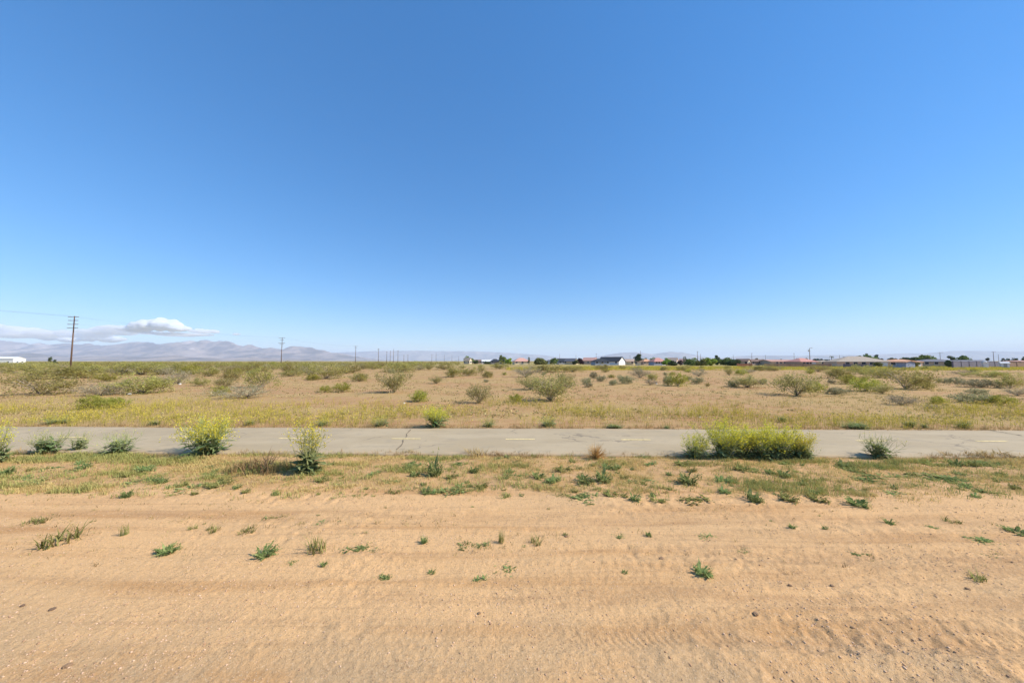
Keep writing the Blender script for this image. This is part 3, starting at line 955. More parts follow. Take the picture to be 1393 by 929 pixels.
# the far scrub band: bushes nobody could tell apart one by one
occupied = []
n_far = 0
while n_far < 190:
    px = random.uniform(-15, 1408)
    dens = 1.0 if px < 560 else 0.22
    if random.random() > dens:
        continue
    Y = random.uniform(62, 190) if px < 620 else random.uniform(62, 135)
    x, _ = at_y(px, 491, Y)
    if any((x - a) ** 2 + (Y - b) ** 2 < 6.0 for a, b in occupied):
        continue
    occupied.append((x, Y))
    k = random.choices([CB, AI, BR, GR, SA], [6, 1.5, 2, 2, 1.2])[0]
    hgt = (random.uniform(1.0, 2.2) if px < 600 else random.uniform(.55, 1.15)) * (0.6 if k == SA else 1.0)
    wd = hgt * random.uniform(1.3, 2.4)
    i = random.randrange(len(SHRUB[k]))
    nm = {CB: 'creosote_bush', AI: 'creosote_bush', BR: 'creosote_bush', GR: 'grey_shrub', SA: 'saltbush'}[k]
    zone = "below the mountains" if px < 480 else ("below the thin distant poles" if px < 630 else ("before the houses" if px < 1130 else "before the tan and terracotta houses"))
    what = {'creosote_bush': "small far olive bush", 'grey_shrub': "small far grey shrub", 'saltbush': "small far dark saltbush"}[nm]
    s = wd / SHRUB_EXT[k][i]
    spawn(nm, SHRUB[k][i], (x, Y, gh(x, Y) - .02), (s, s, hgt), random.uniform(0, 6.28), f"{what} in the scrub band {zone}",
          'bush' if nm == 'creosote_bush' else 'shrub', f"far {nm.replace('_', ' ')} in the scrub band {zone}")
    n_far += 1


def far_scrub():
    rng = np.random.default_rng(51)
    n = 5200
    Y = 190 * (1500 / 190) ** rng.uniform(0, 1, n) ** 1.15
    px = np.concatenate([rng.uniform(-150, 640, int(n * .72)), rng.uniform(640, 1540, n - int(n * .72))])
    X = (px - CX) / FPX * Y
    keep = ~((px > 625) & (Y < 420))
    X, Y = X[keep], Y[keep]
    n = len(X)
    hgt = rng.uniform(0.7, 1.75, n)
    wd = hgt * rng.uniform(0.7, 1.4, n)
    nl = 26
    u = rng.normal(size=(n, nl, 3))
    u /= np.linalg.norm(u, axis=2, keepdims=True)
    u *= rng.uniform(0.5, 1, (n, nl, 1))
    P = np.stack([X[:, None] + u[..., 0] * wd[:, None], Y[:, None] + u[..., 1] * wd[:, None], np.abs(u[..., 2]) * hgt[:, None]], -1).reshape(-1, 3)
    V, F = rhombs(P, 0.26, rng, 0.7, 0.4)
    t = np.repeat(np.repeat(rng.uniform(0, 1, n), nl) * .6 + rng.uniform(0, .4, n * nl), 4)
    kind(link('scrubland', np_mesh('scrubland', V, F, M['creosote'], t)), 'stuff')


far_scrub()


# ------------------------------------------------------------------ grass and flowers nobody could count
def scatter(n, s0, s1, spanx, dens, rng):
    s = rng.uniform(s0, s1, n) if s1 < 30 else s0 * (s1 / s0) ** rng.uniform(0, 1, n)
    x = rng.uniform(-1, 1, n) * (spanx * s + 9.0)
    y = s - SL * x
    k = rng.uniform(0, 1, n) < dens(x, s)
    return x[k], y[k], s[k]


def grasses():
    rng = np.random.default_rng(77)
    # verge between the sandy shoulder and the path
    def dv(x, s):
        d = sstep(6.5, 6.9, s + 0.9 * (fbm(x * .7, s * 0.9, 201, 3) - .5)) * sstep(9.75, 9.3, s)
        p = fbm(x * 0.8, s * 2.2, 202, 4)
        return d * (0.12 + 0.74 * sstep(0.46, 0.66, p))
    x, y, s = scatter(80000, 6.3, 9.8, 1.62, dv, rng)
    g = sstep(0.42, 0.62, fbm(x * 0.55, s * 1.6, 203, 4) + 0.10 * sstep(7.6, 6.9, s) - 0.05 * sstep(8.3, 9.2, s) + 0.06 * sstep(-4, -9, x))
    tint = np.clip(1 - 0.74 * g + rng.uniform(-.18, .18, len(x)), 0, 1)
    ht = rng.uniform(.03, .10, len(x)) * (0.7 + 0.5 * g)
    me, _ = tuft_mesh('verge_grass', x, y, ground_h(x, y), ht, 7, 0.07, 0.0042, M['grass'], tint, rng, 0.8)
    kind(link('verge_grass', me), 'stuff')
    # dry litter edge along both path edges
    def de(x, s):
        return (sstep(9.2, 9.4, s) * sstep(9.72, 9.5, s) + sstep(12.85, 13.0, s) * sstep(13.7, 13.2, s)) * sstep(.35, .6, fbm(x * .6, s * .5, 204, 3))
    x, y, s = scatter(32000, 9.1, 13.8, 1.6, de, rng)
    me, _ = tuft_mesh('dry_grass', x, y, ground_h(x, y), rng.uniform(.05, .16, len(x)), 6, .06, .004, M['brown_grass'], rng.uniform(0, 1, len(x)), rng, .7)
    kind(link('dry_grass', me), 'stuff')
    def dd(x, s):
        return (.12 + .88 * sstep(.55, .7, fbm(x * .8, s * 1.8, 221, 4))) * sstep(4.0, 5.2, s)
    x, y, s = scatter(4200, 4.0, 7.0, 1.6, dd, rng)
    me, _ = tuft_mesh('dead_grass', x, y, ground_h(x, y), rng.uniform(.012, .05, len(x)), 5, .05, .0032, M['dead_grass'], rng.uniform(0, 1, len(x)), rng, 1.3)
    kind(link('dead_grass', me), 'stuff')
    # flower strip beyond the path
    def dm(x, s):
        d = sstep(12.95, 13.5, s) * sstep(23.5, 15.5, s + 5 * (fbm(x * .15, s * .2, 205, 3) - .5))
        return d * sstep(.36, .62, fbm(x * .32, s * .35, 206, 4) + .05 * sstep(-2, -12, x))
    x, y, s = scatter(15500, 12.9, 24, 1.6, dm, rng)
    z = ground_h(x, y)
    ht = rng.uniform(.16, .42, len(x))
    V, Q, T3, tips = tuft_arrays(x, y, z, ht, 6, .10, .0035, rng, .5)
    n1 = len(V)
    P = tips[rng.uniform(0, 1, len(tips)) < .55]
    P = np.concatenate([P, P + rng.normal(0, .03, P.shape), P + rng.normal(0, .04, P.shape)])
    FV, FF = rhombs(P, .014, rng, .9, 1.0)
    tint = np.concatenate([rng.uniform(0, .35, n1), np.repeat(np.clip(rng.normal(.75, .25, len(P)), 0, 1), 4)])
    kind(link('wildflowers', np_mesh('wildflowers', np.concatenate([V, FV]), [np.concatenate([Q, FF + n1]), T3], M['field_flower'], tint)), 'stuff')
    # straw over the open field
    def df(x, s):
        return sstep(13.2, 14, s) * (0.15 + .7 * sstep(.42, .62, fbm(x * .09, s * .13, 207, 4)))
    x, y, s = scatter(28000, 13.2, 130, 1.6, df, rng)
    big = 1 + s / 60
    me, _ = tuft_mesh('field_grass', x, y, ground_h(x, y), rng.uniform(.05, .15, len(x)) * (.8 + .25 * big), 6, .16, .004 * 1.8, M['dry_grass'], rng.uniform(0, 1, len(x)), rng, .8)
    kind(link('field_grass', me), 'stuff')
    n = 5200
    s_ = 15 * (120 / 15) ** rng.uniform(0, 1, n)
    x = rng.uniform(-1, 1, n) * 1.6 * s_
    k = rng.uniform(0, 1, n) < .1 + .9 * sstep(.42, .62, fbm(x * .07, s_ * .1, 211, 4))
    x, y = x[k], s_[k] - SL * x[k]
    n, nl = len(x), 9
    r = rng.uniform(.06, .26, n)
    u = rng.normal(size=(n, nl, 3)) * np.array([1, 1, .3])
    P = np.stack([x[:, None] + u[..., 0] * r[:, None], y[:, None] + u[..., 1] * r[:, None], ground_h(x, y)[:, None] + np.abs(u[..., 2]) * r[:, None]], -1).reshape(-1, 3)
    V, F = rhombs(P, .055, rng, .6, .4)
    kind(link('undergrowth', np_mesh('undergrowth', V, F, M['low_scrub'], np.repeat(np.repeat(rng.uniform(0, 1, n), nl), 4))), 'stuff')
    # yellow-green weeds growing in front of the houses
    n = 9000
    Y = rng.uniform(92, 150, n)
    px = rng.uniform(690, 1500, n)
    X = (px - CX) / FPX * Y
    k = rng.uniform(0, 1, n) < sstep(.34, .6, fbm(X * .06, Y * .05, 208, 3) + .14 * sstep(780, 900, px) + .1 * sstep(95, 130, Y))
    X, Y = X[k], Y[k]
    V, Q, T3, tips = tuft_arrays(X, Y, X * 0, rng.uniform(.25, .7, len(X)), 7, .5, .03, rng, .5)
    tint = np.repeat(rng.uniform(.1, .8, len(V) // 5), 5)
    kind(link('weeds', np_mesh('weeds', V, [Q, T3], M['field_flower'], tint)), 'stuff')


grasses()


def gravel():
    rng = np.random.default_rng(88)
    n = 34000
    y = 2.3 + 5.0 * rng.uniform(0, 1, n) ** 1.6
    x = rng.uniform(-1, 1, n) * (y * 1.55 + .6)
    k = rng.uniform(0, 1, n) < .25 + .75 * sstep(.4, .62, fbm(x * .6, y * 1.6, 209, 3))
    x, y = x[k], y[k]
    n = len(x)
    z = ground_h(x, y)
    r = 0.0045 + 0.0105 * rng.uniform(0, 1, n) ** 4
    oct_ = np.array([(1, 0, 0), (0, 1, 0), (-1, 0, 0), (0, -1, 0), (0, 0, .55), (0, 0, -.6)], float)
    V = oct_[None] * r[:, None, None] * rng.uniform(.6, 1.3, (n, 6, 1))
    a = rng.uniform(0, 6.28, n)
    ca, sa = np.cos(a)[:, None], np.sin(a)[:, None]
    V = np.stack([V[..., 0] * ca - V[..., 1] * sa + x[:, None], V[..., 0] * sa + V[..., 1] * ca + y[:, None], V[..., 2] + (z + r * .02)[:, None]], -1).reshape(-1, 3)
    f = np.array([(0, 1, 4), (1, 2, 4), (2, 3, 4), (3, 0, 4), (1, 0, 5), (2, 1, 5), (3, 2, 5), (0, 3, 5)])
    F = (np.arange(n)[:, None, None] * 6 + f[None]).reshape(-1, 3)
    m = leaf_mat('gravel_grit', (0.40, 0.25, 0.13), (0.70, 0.50, 0.31), 0.0, 0.0)
    kind(link('gravel', np_mesh('gravel', V, F, m, np.repeat(rng.uniform(0, 1, n), 6))), 'stuff')


gravel()


# ------------------------------------------------------------------ stones and clods
def rock_mesh(seed, mat, flat=.65):
    import bmesh
    rng = np.random.default_rng(seed)
    bm = bmesh.new()
    bmesh.ops.create_icosphere(bm, subdivisions=3, radius=.5)
    off = rng.uniform(0, 50, 3)
    for v in bm.verts:
        c = v.co
        n = float(fbm(np.array([c.x * 3 + off[0] + c.z]), np.array([c.y * 3 + off[1] - c.z * 2]), seed, 3)[0])
        v.co = c * (0.62 + .76 * n)
        v.co.z = v.co.z * flat
        if v.co.z < -.12:
            v.co.z = -.12
    me = bpy.data.meshes.new('stone')
    bm.to_mesh(me)
    bm.free()
    me.materials.append(mat)
    return me


for (nm, m, px, py, w, h, lab, cat) in (
    ('stone', 'stone', 31, 822, 8, 5, "small dark stone on the sand, western of the two near each other", 'stone'),
    ('stone', 'stone', 71, 827, 11, 6, "dark stone with a pale streak of sand behind it, eastern of two near each other", 'stone'),
    ('dirt_clod', 'clod', 1028, 838, 12, 7, "dark crumbly clod in the sand above the churned wheel rut", 'clod'),
    ('dirt_clod', 'clod', 900, 765, 12, 6, "brown clod on the sand left of the spiky green rosette", 'clod'),
    ('dirt_clod', 'clod', 770, 731, 8, 4, "brown clod lying level with the pale dried weed in mid sand", 'clod'),
    ('dirt_clod', 'clod', 652, 834, 7, 4, "lone brown clod in the smooth sand near the middle", 'clod'),
    ('dirt_clod', 'clod', 1160, 855, 8, 4, "dark lump in the churned wheel rut", 'clod'),
    ('dirt_clod', 'clod', 1075, 798, 9, 5, "pale-capped clod between the two nearest ruts, western one", 'clod'),
    ('dirt_clod', 'clod', 1132, 798, 9, 5, "pale-capped clod between the two nearest ruts, eastern one", 'clod'),
    ('dirt_clod', 'clod', 1317, 803, 10, 5, "dark lump on the sand below the pale grass tuft on the east side", 'clod'),
    ('dirt_clod', 'clod', 92, 903, 14, 7, "brown clod by the lower left corner of the picture", 'clod'),
    ('white_rock', 'pale_stone', 245, 523.5, 5, 4.5, "round white rock on bare soil before the grey-green shrub", 'rock'),
    ('tan_stone', 'pale_stone', 176, 537, 8, 4.5, "pale tan stone lying before the large tangled bush", 'rock'),
    ('white_rock', 'pale_stone', 550, 548.5, 5, 3, "tiny white rock left of the compact bright green bush", 'rock'),
    ('white_rock', 'pale_stone', 893, 522.5, 4, 3, "small white rock beside the pinkish grey low shrub", 'rock'),
    ('white_rock', 'pale_stone', 952, 568, 5, 2.5, "white pebble in the flower strip above the big mustard clump", 'rock'),
):
    x, y = on_ground(px, py)
    k = y / FPX
    tag(link(nm, rock_mesh(hash((px, int(py))) % 999 + 3, M[m]), None, (x, y, gh(x, y) + h * k * .12), random.uniform(0, 6), (w * k * .6, w * k * .55, h * k * .9)), lab, cat)

# ------------------------------------------------------------------ mustard along the path
def mustard(v, px, base, w, h, label, group=None, nm='mustard_plant', rz=None):
    plant(nm, v, px, base, w, h, label, 'plant', group, MUST[v], 1.25 if v != 2 else 0.85, rz=rz)


MG = "flowering mustard along the near edge of the path"
mustard(2, -2, 630, 40, 56, "tall yellow mustard cut off by the picture's left edge beside the path", MG)
mustard(3, 66, 615, 56, 36, "low dark green mustard with few blooms, second along the path's near edge", MG)
mustard(3, 108, 612, 26, 30, "wispy mustard stalk between the two low dark ones", MG)
mustard(3, 160, 617, 56, 36, "low dark green mustard without yellow, west of the bushy yellow one", MG)
mustard(0, 282, 617, 78, 54, "bushy mustard with a thick yellow crown standing alone at the path edge", MG)
mustard(2, 419, 643, 62, 72, "tall slender mustard standing in the verge with green leaves at its foot", MG)
CG = "mustard plants of the big yellow clump"
mustard(1, 945, 622, 52, 34, "smaller sparser mustard at the shaded west end of the big yellow clump", CG)
mustard(4, 985, 622, 62, 51, "mustard second from the west in the big yellow clump, topping its west peak", CG)
mustard(0, 1012, 620, 60, 42, "mustard just west of the middle of the big yellow clump", CG)
mustard(1, 1036, 622, 56, 40, "mustard just east of the middle of the big yellow clump", CG)
mustard(4, 1058, 621, 62, 47, "fullest yellow mustard, second from the east in the big clump", CG)
mustard(0, 1086, 622, 56, 38, "mustard with dark green foot at the east end of the big yellow clump", CG)
mustard(3, 1098, 624, 30, 24, "short dark green leafy plant tucked under the east end of the big clump", CG)
mustard(3, 1196, 622, 50, 38, "grey-green mustard with pale wispy stalks right of the big yellow clump", MG)
FG = "mustard along the far edge of the path"
mustard(0, 593, 581, 46, 30, "bright yellow mustard bush at the far edge of the path", FG)
mustard(5, 518, 579, 30, 16, "dark-footed mustard at the far path edge, left of the bright yellow bush", FG)
mustard(5, 665, 580, 26, 15, "small mustard at the far path edge, right of the bright yellow bush", FG)
mustard(5, 440, 578, 26, 12, "low yellow mustard at the far path edge behind the tall slender one", FG)
mustard(3, 340, 578, 20, 10, "dark weed-like mustard at the far path edge, right of the bushy yellow one", FG)
mustard(3, 210, 578, 22, 9, "dark mustard at the far path edge, left of the bushy yellow one", FG)
mustard(5, 745, 579, 34, 16, "pale yellow mustard at the far path edge above the first full centre dash", FG)
mustard(3, 836, 582, 34, 9, "dark flat mustard at the far path edge above the second full centre dash", FG)
mustard(3, 907, 583, 14, 8, "tiny green mustard at the far path edge left of the big yellow clump", FG)
mustard(3, 1064, 574, 20, 12, "green mustard just behind the big yellow clump", FG)
mustard(3, 1163, 582, 46, 12, "long dark mustard patch at the far path edge, right of the big yellow clump", FG)
mustard(3, 1237, 581, 22, 14, "dark upright mustard at the far path edge, alone on the east side", FG)
mustard(3, 1258, 582, 14, 9, "small grey mustard just right of the dark upright one", FG)
mustard(3, 1310, 582, 26, 12, "soft green mustard at the far path edge near the eastern crack", FG)
mustard(5, 80, 575, 40, 12, "low yellow mustard at the far path edge on the west side", FG)


def tumbleweed_mesh(seed):
    rng = np.random.default_rng(seed)
    lines, radii = [], []
    for i in range(230):
        az, el = rng.uniform(0, 6.283), rng.uniform(0.05, 1.5)
        L = rng.uniform(.6, 1.05)
        t = np.linspace(0, 1, 6)[:, None]
        d = np.array([math.cos(az) * math.cos(el), math.sin(az) * math.cos(el), math.sin(el)])
        curl = np.cross(d, rng.normal(size=3)) * .35
        p = d * L * t + curl * (t ** 2) * L
        p[:, 2] = np.maximum(p[:, 2], 0)
        lines.append(p)
        radii.append(0.016 * (1.1 - t[:, 0] * .7))
    V, F = polyline_tubes(lines, radii)
    V[:, :2] *= .55
    return np_mesh('tumbleweed', V / V[:, 2].max(), F, M['dry_twig'])


plant('tumbleweed', 0, 811, 623, 44, 24, "dry golden tumbleweed ball on the path's near edge", 'tumbleweed', None, [('tumbleweed', tumbleweed_mesh(5))], 1.15)

DG = "dry brown grass clumps along the path"
for a in (
    (350, 641, 66, 26, "wide brown seed-headed grass clump left of the tall slender mustard"),
    (322, 640, 40, 17, "brown grass clump at the west end of the wide seed-headed one"),
    (384, 640, 40, 18, "brown grass clump touching the foot of the tall slender mustard"),
    (1290, 620, 26, 10, "small rusty grass clump at the path edge on the east side"),
    (1334, 621, 40, 11, "long rusty grass clump at the path edge, west of the corner one"),
    (1372, 622, 56, 12, "rusty grass clump at the path edge by the picture's right edge"),
    (648, 619, 44, 14, "ragged brown-green grass at the path edge near the middle"),
    (675, 619, 26, 9, "tuft of brown grass at the path edge right of the ragged one"),
    (720, 621, 40, 8, "flat reddish grass at the path edge left of the tumbleweed"),
    (555, 616, 26, 8, "tuft of green-brown grass growing at the foot of the path crack"),
):
    plant('dry_grass_clump', 0, a[0], a[1], a[2], a[3], a[4], 'grass clump', DG, TUFT_B[len(a[4]) % 2], 1.15)

# ------------------------------------------------------------------ weeds on the verge and on the sand
def weed(px, base, w, h, label, light=False, group="green weeds growing on the verge"):
    L = WEED_L if light else WEED
    k = int(px * 7 + base * 3) % len(L)
    plant('leafy_weed', k, px, base, w, h, label, 'weed', group, L[k], 1.9 if 'sandy' in group else 1.5, 1.45, rz=random.uniform(-.5, .5) + random.choice((0, math.pi)))


for a in (
    (592, 646, 28, 30, "tall upright green weed in the verge below the far bright yellow mustard"),
    (628, 630, 20, 11, "dark rosette weed just below the ragged brown-green grass"),
    (645, 642, 20, 11, "bluish green weed between the dark rosette and the bushy one"),
    (618, 667, 28, 20, "bushy green weed at the sand's edge, biggest of the middle verge group"),
    (571, 667, 26, 12, "green weed at the sand's edge left of the bushy one"),
    (595, 670, 18, 12, "small green weed on the sand line between its two bigger neighbours"),
    (533, 656, 18, 16, "grey-green upright weed west of the middle verge group"),
    (550, 632, 38, 12, "wide low weed mat below the path crack"),
    (510, 645, 16, 8, "little green weed below and left of the path crack"),
    (465, 661, 18, 8, "small weed at the sand's edge right of the tall slender mustard"),
    (826, 637, 18, 9, "small dark weed in the verge just under the tumbleweed"),
    (752, 656, 28, 12, "dark flat weed, eastern of a pair below the first full dash"),
    (733, 650, 24, 12, "green weed, western of a pair below the first full dash"),
    (702, 648, 30, 11, "pale green weed mat left of the dark pair"),
    (703, 662, 12, 7, "tiny weed at the sand's edge under the pale weed mat"),
    (740, 663, 12, 7, "tiny weed at the sand's edge under the dark pair"),
    (822, 656, 30, 18, "large dark green weed below the tumbleweed"),
    (796, 657, 30, 12, "spreading green weed left of the large dark one below the tumbleweed"),
    (853, 659, 22, 12, "dark weed between two larger ones, below the second full dash"),
    (873, 656, 28, 16, "large bluish weed below the second full dash"),
    (887, 629, 16, 8, "small dark weed close to the path left of the big yellow clump"),
    (800, 679, 28, 12, "green weed out on the sand's edge below the spreading one"),
    (864, 681, 24, 12, "dark green weed out on the sand's edge below the large bluish one"),
    (937, 658, 32, 20, "rounded dark green weed below the west end of the big yellow clump"),
    (985, 655, 32, 13, "green weed below the middle of the big yellow clump"),
    (1006, 658, 18, 12, "dark small weed joined to the one below the big clump's middle"),
    (1048, 645, 20, 9, "faint weed below the fullest yellow mustard"),
    (1067, 648, 20, 11, "grey-green weed below the east part of the big yellow clump"),
    (1098, 650, 40, 8, "long flat weed below the east end of the big yellow clump"),
    (986, 670, 22, 9, "weed at the sand's edge below the dark small one"),
    (1027, 681, 28, 18, "bright leafy weed at the sand's edge, below the fullest yellow mustard"),
    (1000, 676, 18, 10, "light weed left of the bright leafy one at the sand's edge"),
    (1150, 634, 26, 11, "grey weed right of the big yellow clump's dark foot"),
    (1233, 649, 40, 14, "broad dull green weed below the grey-green mustard"),
    (1284, 652, 40, 14, "dark-centred weed in the east verge"),
    (1301, 632, 22, 10, "green weed under the small rusty grass clump"),
    (1365, 634, 34, 10, "bright green weed under the rusty grass by the right edge"),
    (1376, 652, 38, 14, "dark weed by the picture's right edge"),
    (1170, 687, 40, 15, "vivid green leaning weed at the sand's edge in the east"),
    (1216, 671, 20, 9, "small weed between the vivid leaning one and the broad dull one"),
    (1328, 666, 22, 9, "small bluish weed below the dark-centred one"),
    (1185, 650, 40, 10, "row-like dull weed below the grey mustard's west side"),
    (100, 622, 16, 8, "small dark weed between the two low dark mustards"),
    (115, 636, 20, 10, "green weed in the west verge under the wispy stalk"),
    (200, 640, 34, 14, "green weed patch in the west verge before the bushy mustard"),
    (215, 655, 24, 12, "dark green weed near the sand in the west verge"),
    (220, 645, 12, 8, "little dark weed above the one near the sand in the west verge"),
    (187, 656, 22, 9, "green weed near the sand left of the dark green one"),
    (40, 653, 40, 10, "green weed mat in the west verge near the sand"),
    (115, 657, 18, 9, "small green weed near the sand under the wispy stalk's weed"),
    (6, 646, 26, 22, "green leafy weed at the left edge under the tall yellow mustard"),
    (265, 664, 30, 12, "green weed at the sand's edge below the bushy mustard"),
    (75, 637, 34, 8, "flat weed row in the west verge under the low dark mustard"),
):
    weed(*a)
for a in ((655, 662, 26, 14, "yellow-green weed at the right side of the bushy green one"), (895, 682, 30, 11, "pale grassy weed right of the dark one on the sand's edge"),
          (945, 683, 34, 11, "pale grassy weed below the rounded dark green one"), (1075, 680, 40, 11, "pale grassy weed right of the bright leafy one"),
          (1115, 680, 40, 11, "pale grassy weed, eastmost of the row at the sand's edge"), (770, 676, 26, 9, "pale weed left of the one out on the sand's edge"),
          (832, 674, 30, 10, "pale weed right of the one out on the sand's edge"), (768, 640, 34, 12, "light green fluffy weed above the dark flat pair"),
          (1010, 640, 30, 9, "light weed above the bright leafy one"), (930, 632, 30, 9, "light yellowish weed under the west end of the big clump"),
          (615, 650, 22, 10, "light weed above the bushy green one"), (480, 676, 24, 7, "light weed strip on the sand line left of the middle group"),
          (440, 655, 30, 10, "light grass-like weed right of the slender mustard's foot"), (300, 660, 40, 10, "light weed strip below the wide seed-headed grass"),
          (1165, 640, 30, 9, "light yellowish weed under the grey-green mustard"), (1270, 632, 40, 9, "light yellow-green weed left of the east rusty grass"),
          (1330, 632, 34, 9, "light green weed between the rusty clumps and the dark weeds")):
    weed(*a, True)

SG = "weeds growing on the sandy shoulder"
for a in (
    (375, 701, 30, 12, "blue-green sprig with a dark dry foot on the sand, nearest the slender mustard"),
    (228, 749, 42, 13, "flattened bright green weed on the western sand"),
    (363, 754, 40, 16, "bright green spreading weed, largest on the western sand"),
    (402, 764, 22, 13, "green weed just below and right of the largest one on the western sand"),
    (236, 708, 16, 7, "small green weed on the sand below the bushy mustard"),
    (433, 712, 22, 8, "green weed above the feathery grass tuft"),
    (490, 726, 18, 8, "round green weed right of the feathery grass tuft"),
    (482, 747, 30, 8, "flat green weed below the round one"),
    (508, 747, 14, 9, "small weed touching the flat green one"),
    (577, 738, 16, 12, "forked green weed in the middle of the sand"),
    (634, 743, 22, 13, "light green weed, western of a pair in mid sand"),
    (657, 742, 18, 10, "grey-green weed, eastern of a pair in mid sand"),
    (519, 787, 22, 13, "green weed with brown stalks on the smooth sand left of centre"),
    (587, 777, 18, 9, "bright compact weed on the sand near the middle"),
    (653, 788, 18, 16, "upright green weed on the sand near the middle"),
    (687, 775, 32, 10, "dark spiky flat weed right of the upright one"),
    (441, 768, 16, 8, "small dark green weed below the flat one"),
    (769, 729, 12, 7, "dark little weed on the sand below the dark flat pair"),
    (843, 731, 16, 10, "dark spiky weed, western of a pair below the dark weed of the sand's edge"),
    (883, 730, 16, 8, "dark spiky weed, eastern of a pair below the dark weed of the sand's edge"),
    (862, 744, 14, 7, "tiny weed under the dark spiky pair"),
    (964, 733, 24, 9, "light green weed on the sand above the spiky rosette"),
    (1008, 747, 18, 8, "blue-green weed right of the light one above the spiky rosette"),
    (957, 781, 40, 15, "spiky green rosette alone on the eastern sand"),
    (850, 780, 14, 8, "bright tiny weed left of the spiky rosette"),
    (1168, 751, 22, 6, "flat bluish weed on the eastern sand"),
    (1267, 719, 26, 9, "green weed in the sand's upper east part"),
    (1340, 738, 34, 11, "green weed pair's upper one near the right edge"),
    (1346, 752, 30, 8, "green weed pair's lower one near the right edge"),
    (1385, 726, 40, 8, "long green weed cut by the right edge"),
    (1210, 711, 18, 9, "grey little weed on the east sand above the flat bluish one"),
    (1078, 719, 14, 7, "grey sprout, western of two on the sand under the pale grassy row"),
    (1122, 719, 14, 7, "grey sprout, eastern of two on the sand under the pale grassy row"),
):
    weed(*a, False, SG)


def tuft(px, base, w, h, label, group="grass tufts on the sandy shoulder"):
    k = int(px) % 3
    plant('grass_tuft', k, px, base, w, h, label, 'grass tuft', group, TUFT_G[k], 1.35, .85)


for a in (
    (85, 738, 64, 24, "wide soft green grass tuft on the far west of the sand"),
    (168, 728, 14, 20, "single thin upright grass stalk right of the wide soft tuft"),
    (430, 749, 38, 26, "feathery yellow-green grass tuft above the flat green weeds"),
    (682, 738, 14, 24, "thin pale upright grass stalk in mid sand"),
    (730, 739, 26, 12, "pale dried grass sprig in mid sand right of the thin stalk"),
    (290, 721, 30, 9, "flat grass tuft, western of two on the sand under the seed-headed grass"),
    (338, 722, 30, 9, "flat grass tuft, eastern of two on the sand under the seed-headed grass"),
    (262, 719, 16, 9, "small grass tuft left of the flat two"),
    (1330, 788, 30, 12, "pale grass tuft on the eastern sand, lowest of all"),
    (1295, 709, 26, 8, "flat grass tuft on the sand below the dark-centred weed"),
    (45, 712, 40, 8, "flattened grass streak by the wide soft tuft"),
):
    tuft(*a)

# sprouts too small and alike to tell apart
for i in range(42):
    px, py = random.uniform(5, 1388), 690 + 70 * random.random() ** 1.4
    s = random.uniform(4.5, 10)
    k = random.randrange(10)
    plant('weed_sprout', k, px, py, s, s * random.uniform(.35, .7), "tiny green sprout poking out of the sandy shoulder", 'weed', "tiny sprouts on the sandy shoulder",
          random.choice([WEED[k], WEED_L[k % 5]]), 1.9, 1.2)
for i in range(190):
    px, py = random.uniform(5, 1388), random.uniform(620, 676)
    s = random.uniform(9, 24)
    k = random.randrange(10)
    plant('weed_sprout', k, px, py, s, s * random.uniform(.4, .7), "small green sprout among the verge grass", 'weed', "small sprouts among the verge grass",
          random.choice([WEED[k], WEED_L[k % 5]]), 1.9, 1.2)

# ------------------------------------------------------------------ utility poles and wires
def pole(px_top, top, Y, arms, label, group, armw=2.6, lean=0.0, r=0.17, detail=False, base_px=None):
    x, z = at_y(px_top, top, Y)
    bx = x if base_px is None else at_y(base_px, 491, Y)[0]
    root = tag(link('utility_pole', None, None, (bx, Y, 0)), label, 'utility pole', group)
    m = MB()
    m.tube([(0, 0, -.3), ((x - bx) * .5, 0, z * .5), (x - bx, 0, z)], [r, r * .85, r * .62], 10)
    link('pole_shaft', m.mesh('pole_shaft', M['pole_wood'], True), root)
    for (dz, w) in arms:
        az = z - dz
        ax = (x - bx) * az / z
        m = MB()
        m.box(-w / 2, w / 2, -.08, .08, -.07, .07)
        arm = link('crossarm', m.mesh('crossarm', M['pole_wood']), root, (ax, -r - .06, az))
        if detail:
            for q in (-.46, -.27, .27, .46):
                m = MB()
                m.tube([(0, 0, .072), (0, 0, .13), (0, 0, .19), (0, 0, .26)], [.03, .07, .05, .06], 8)
                link('insulator', m.mesh('insulator', M['insulator']), arm, (q * w, 0, 0))
    return x, z


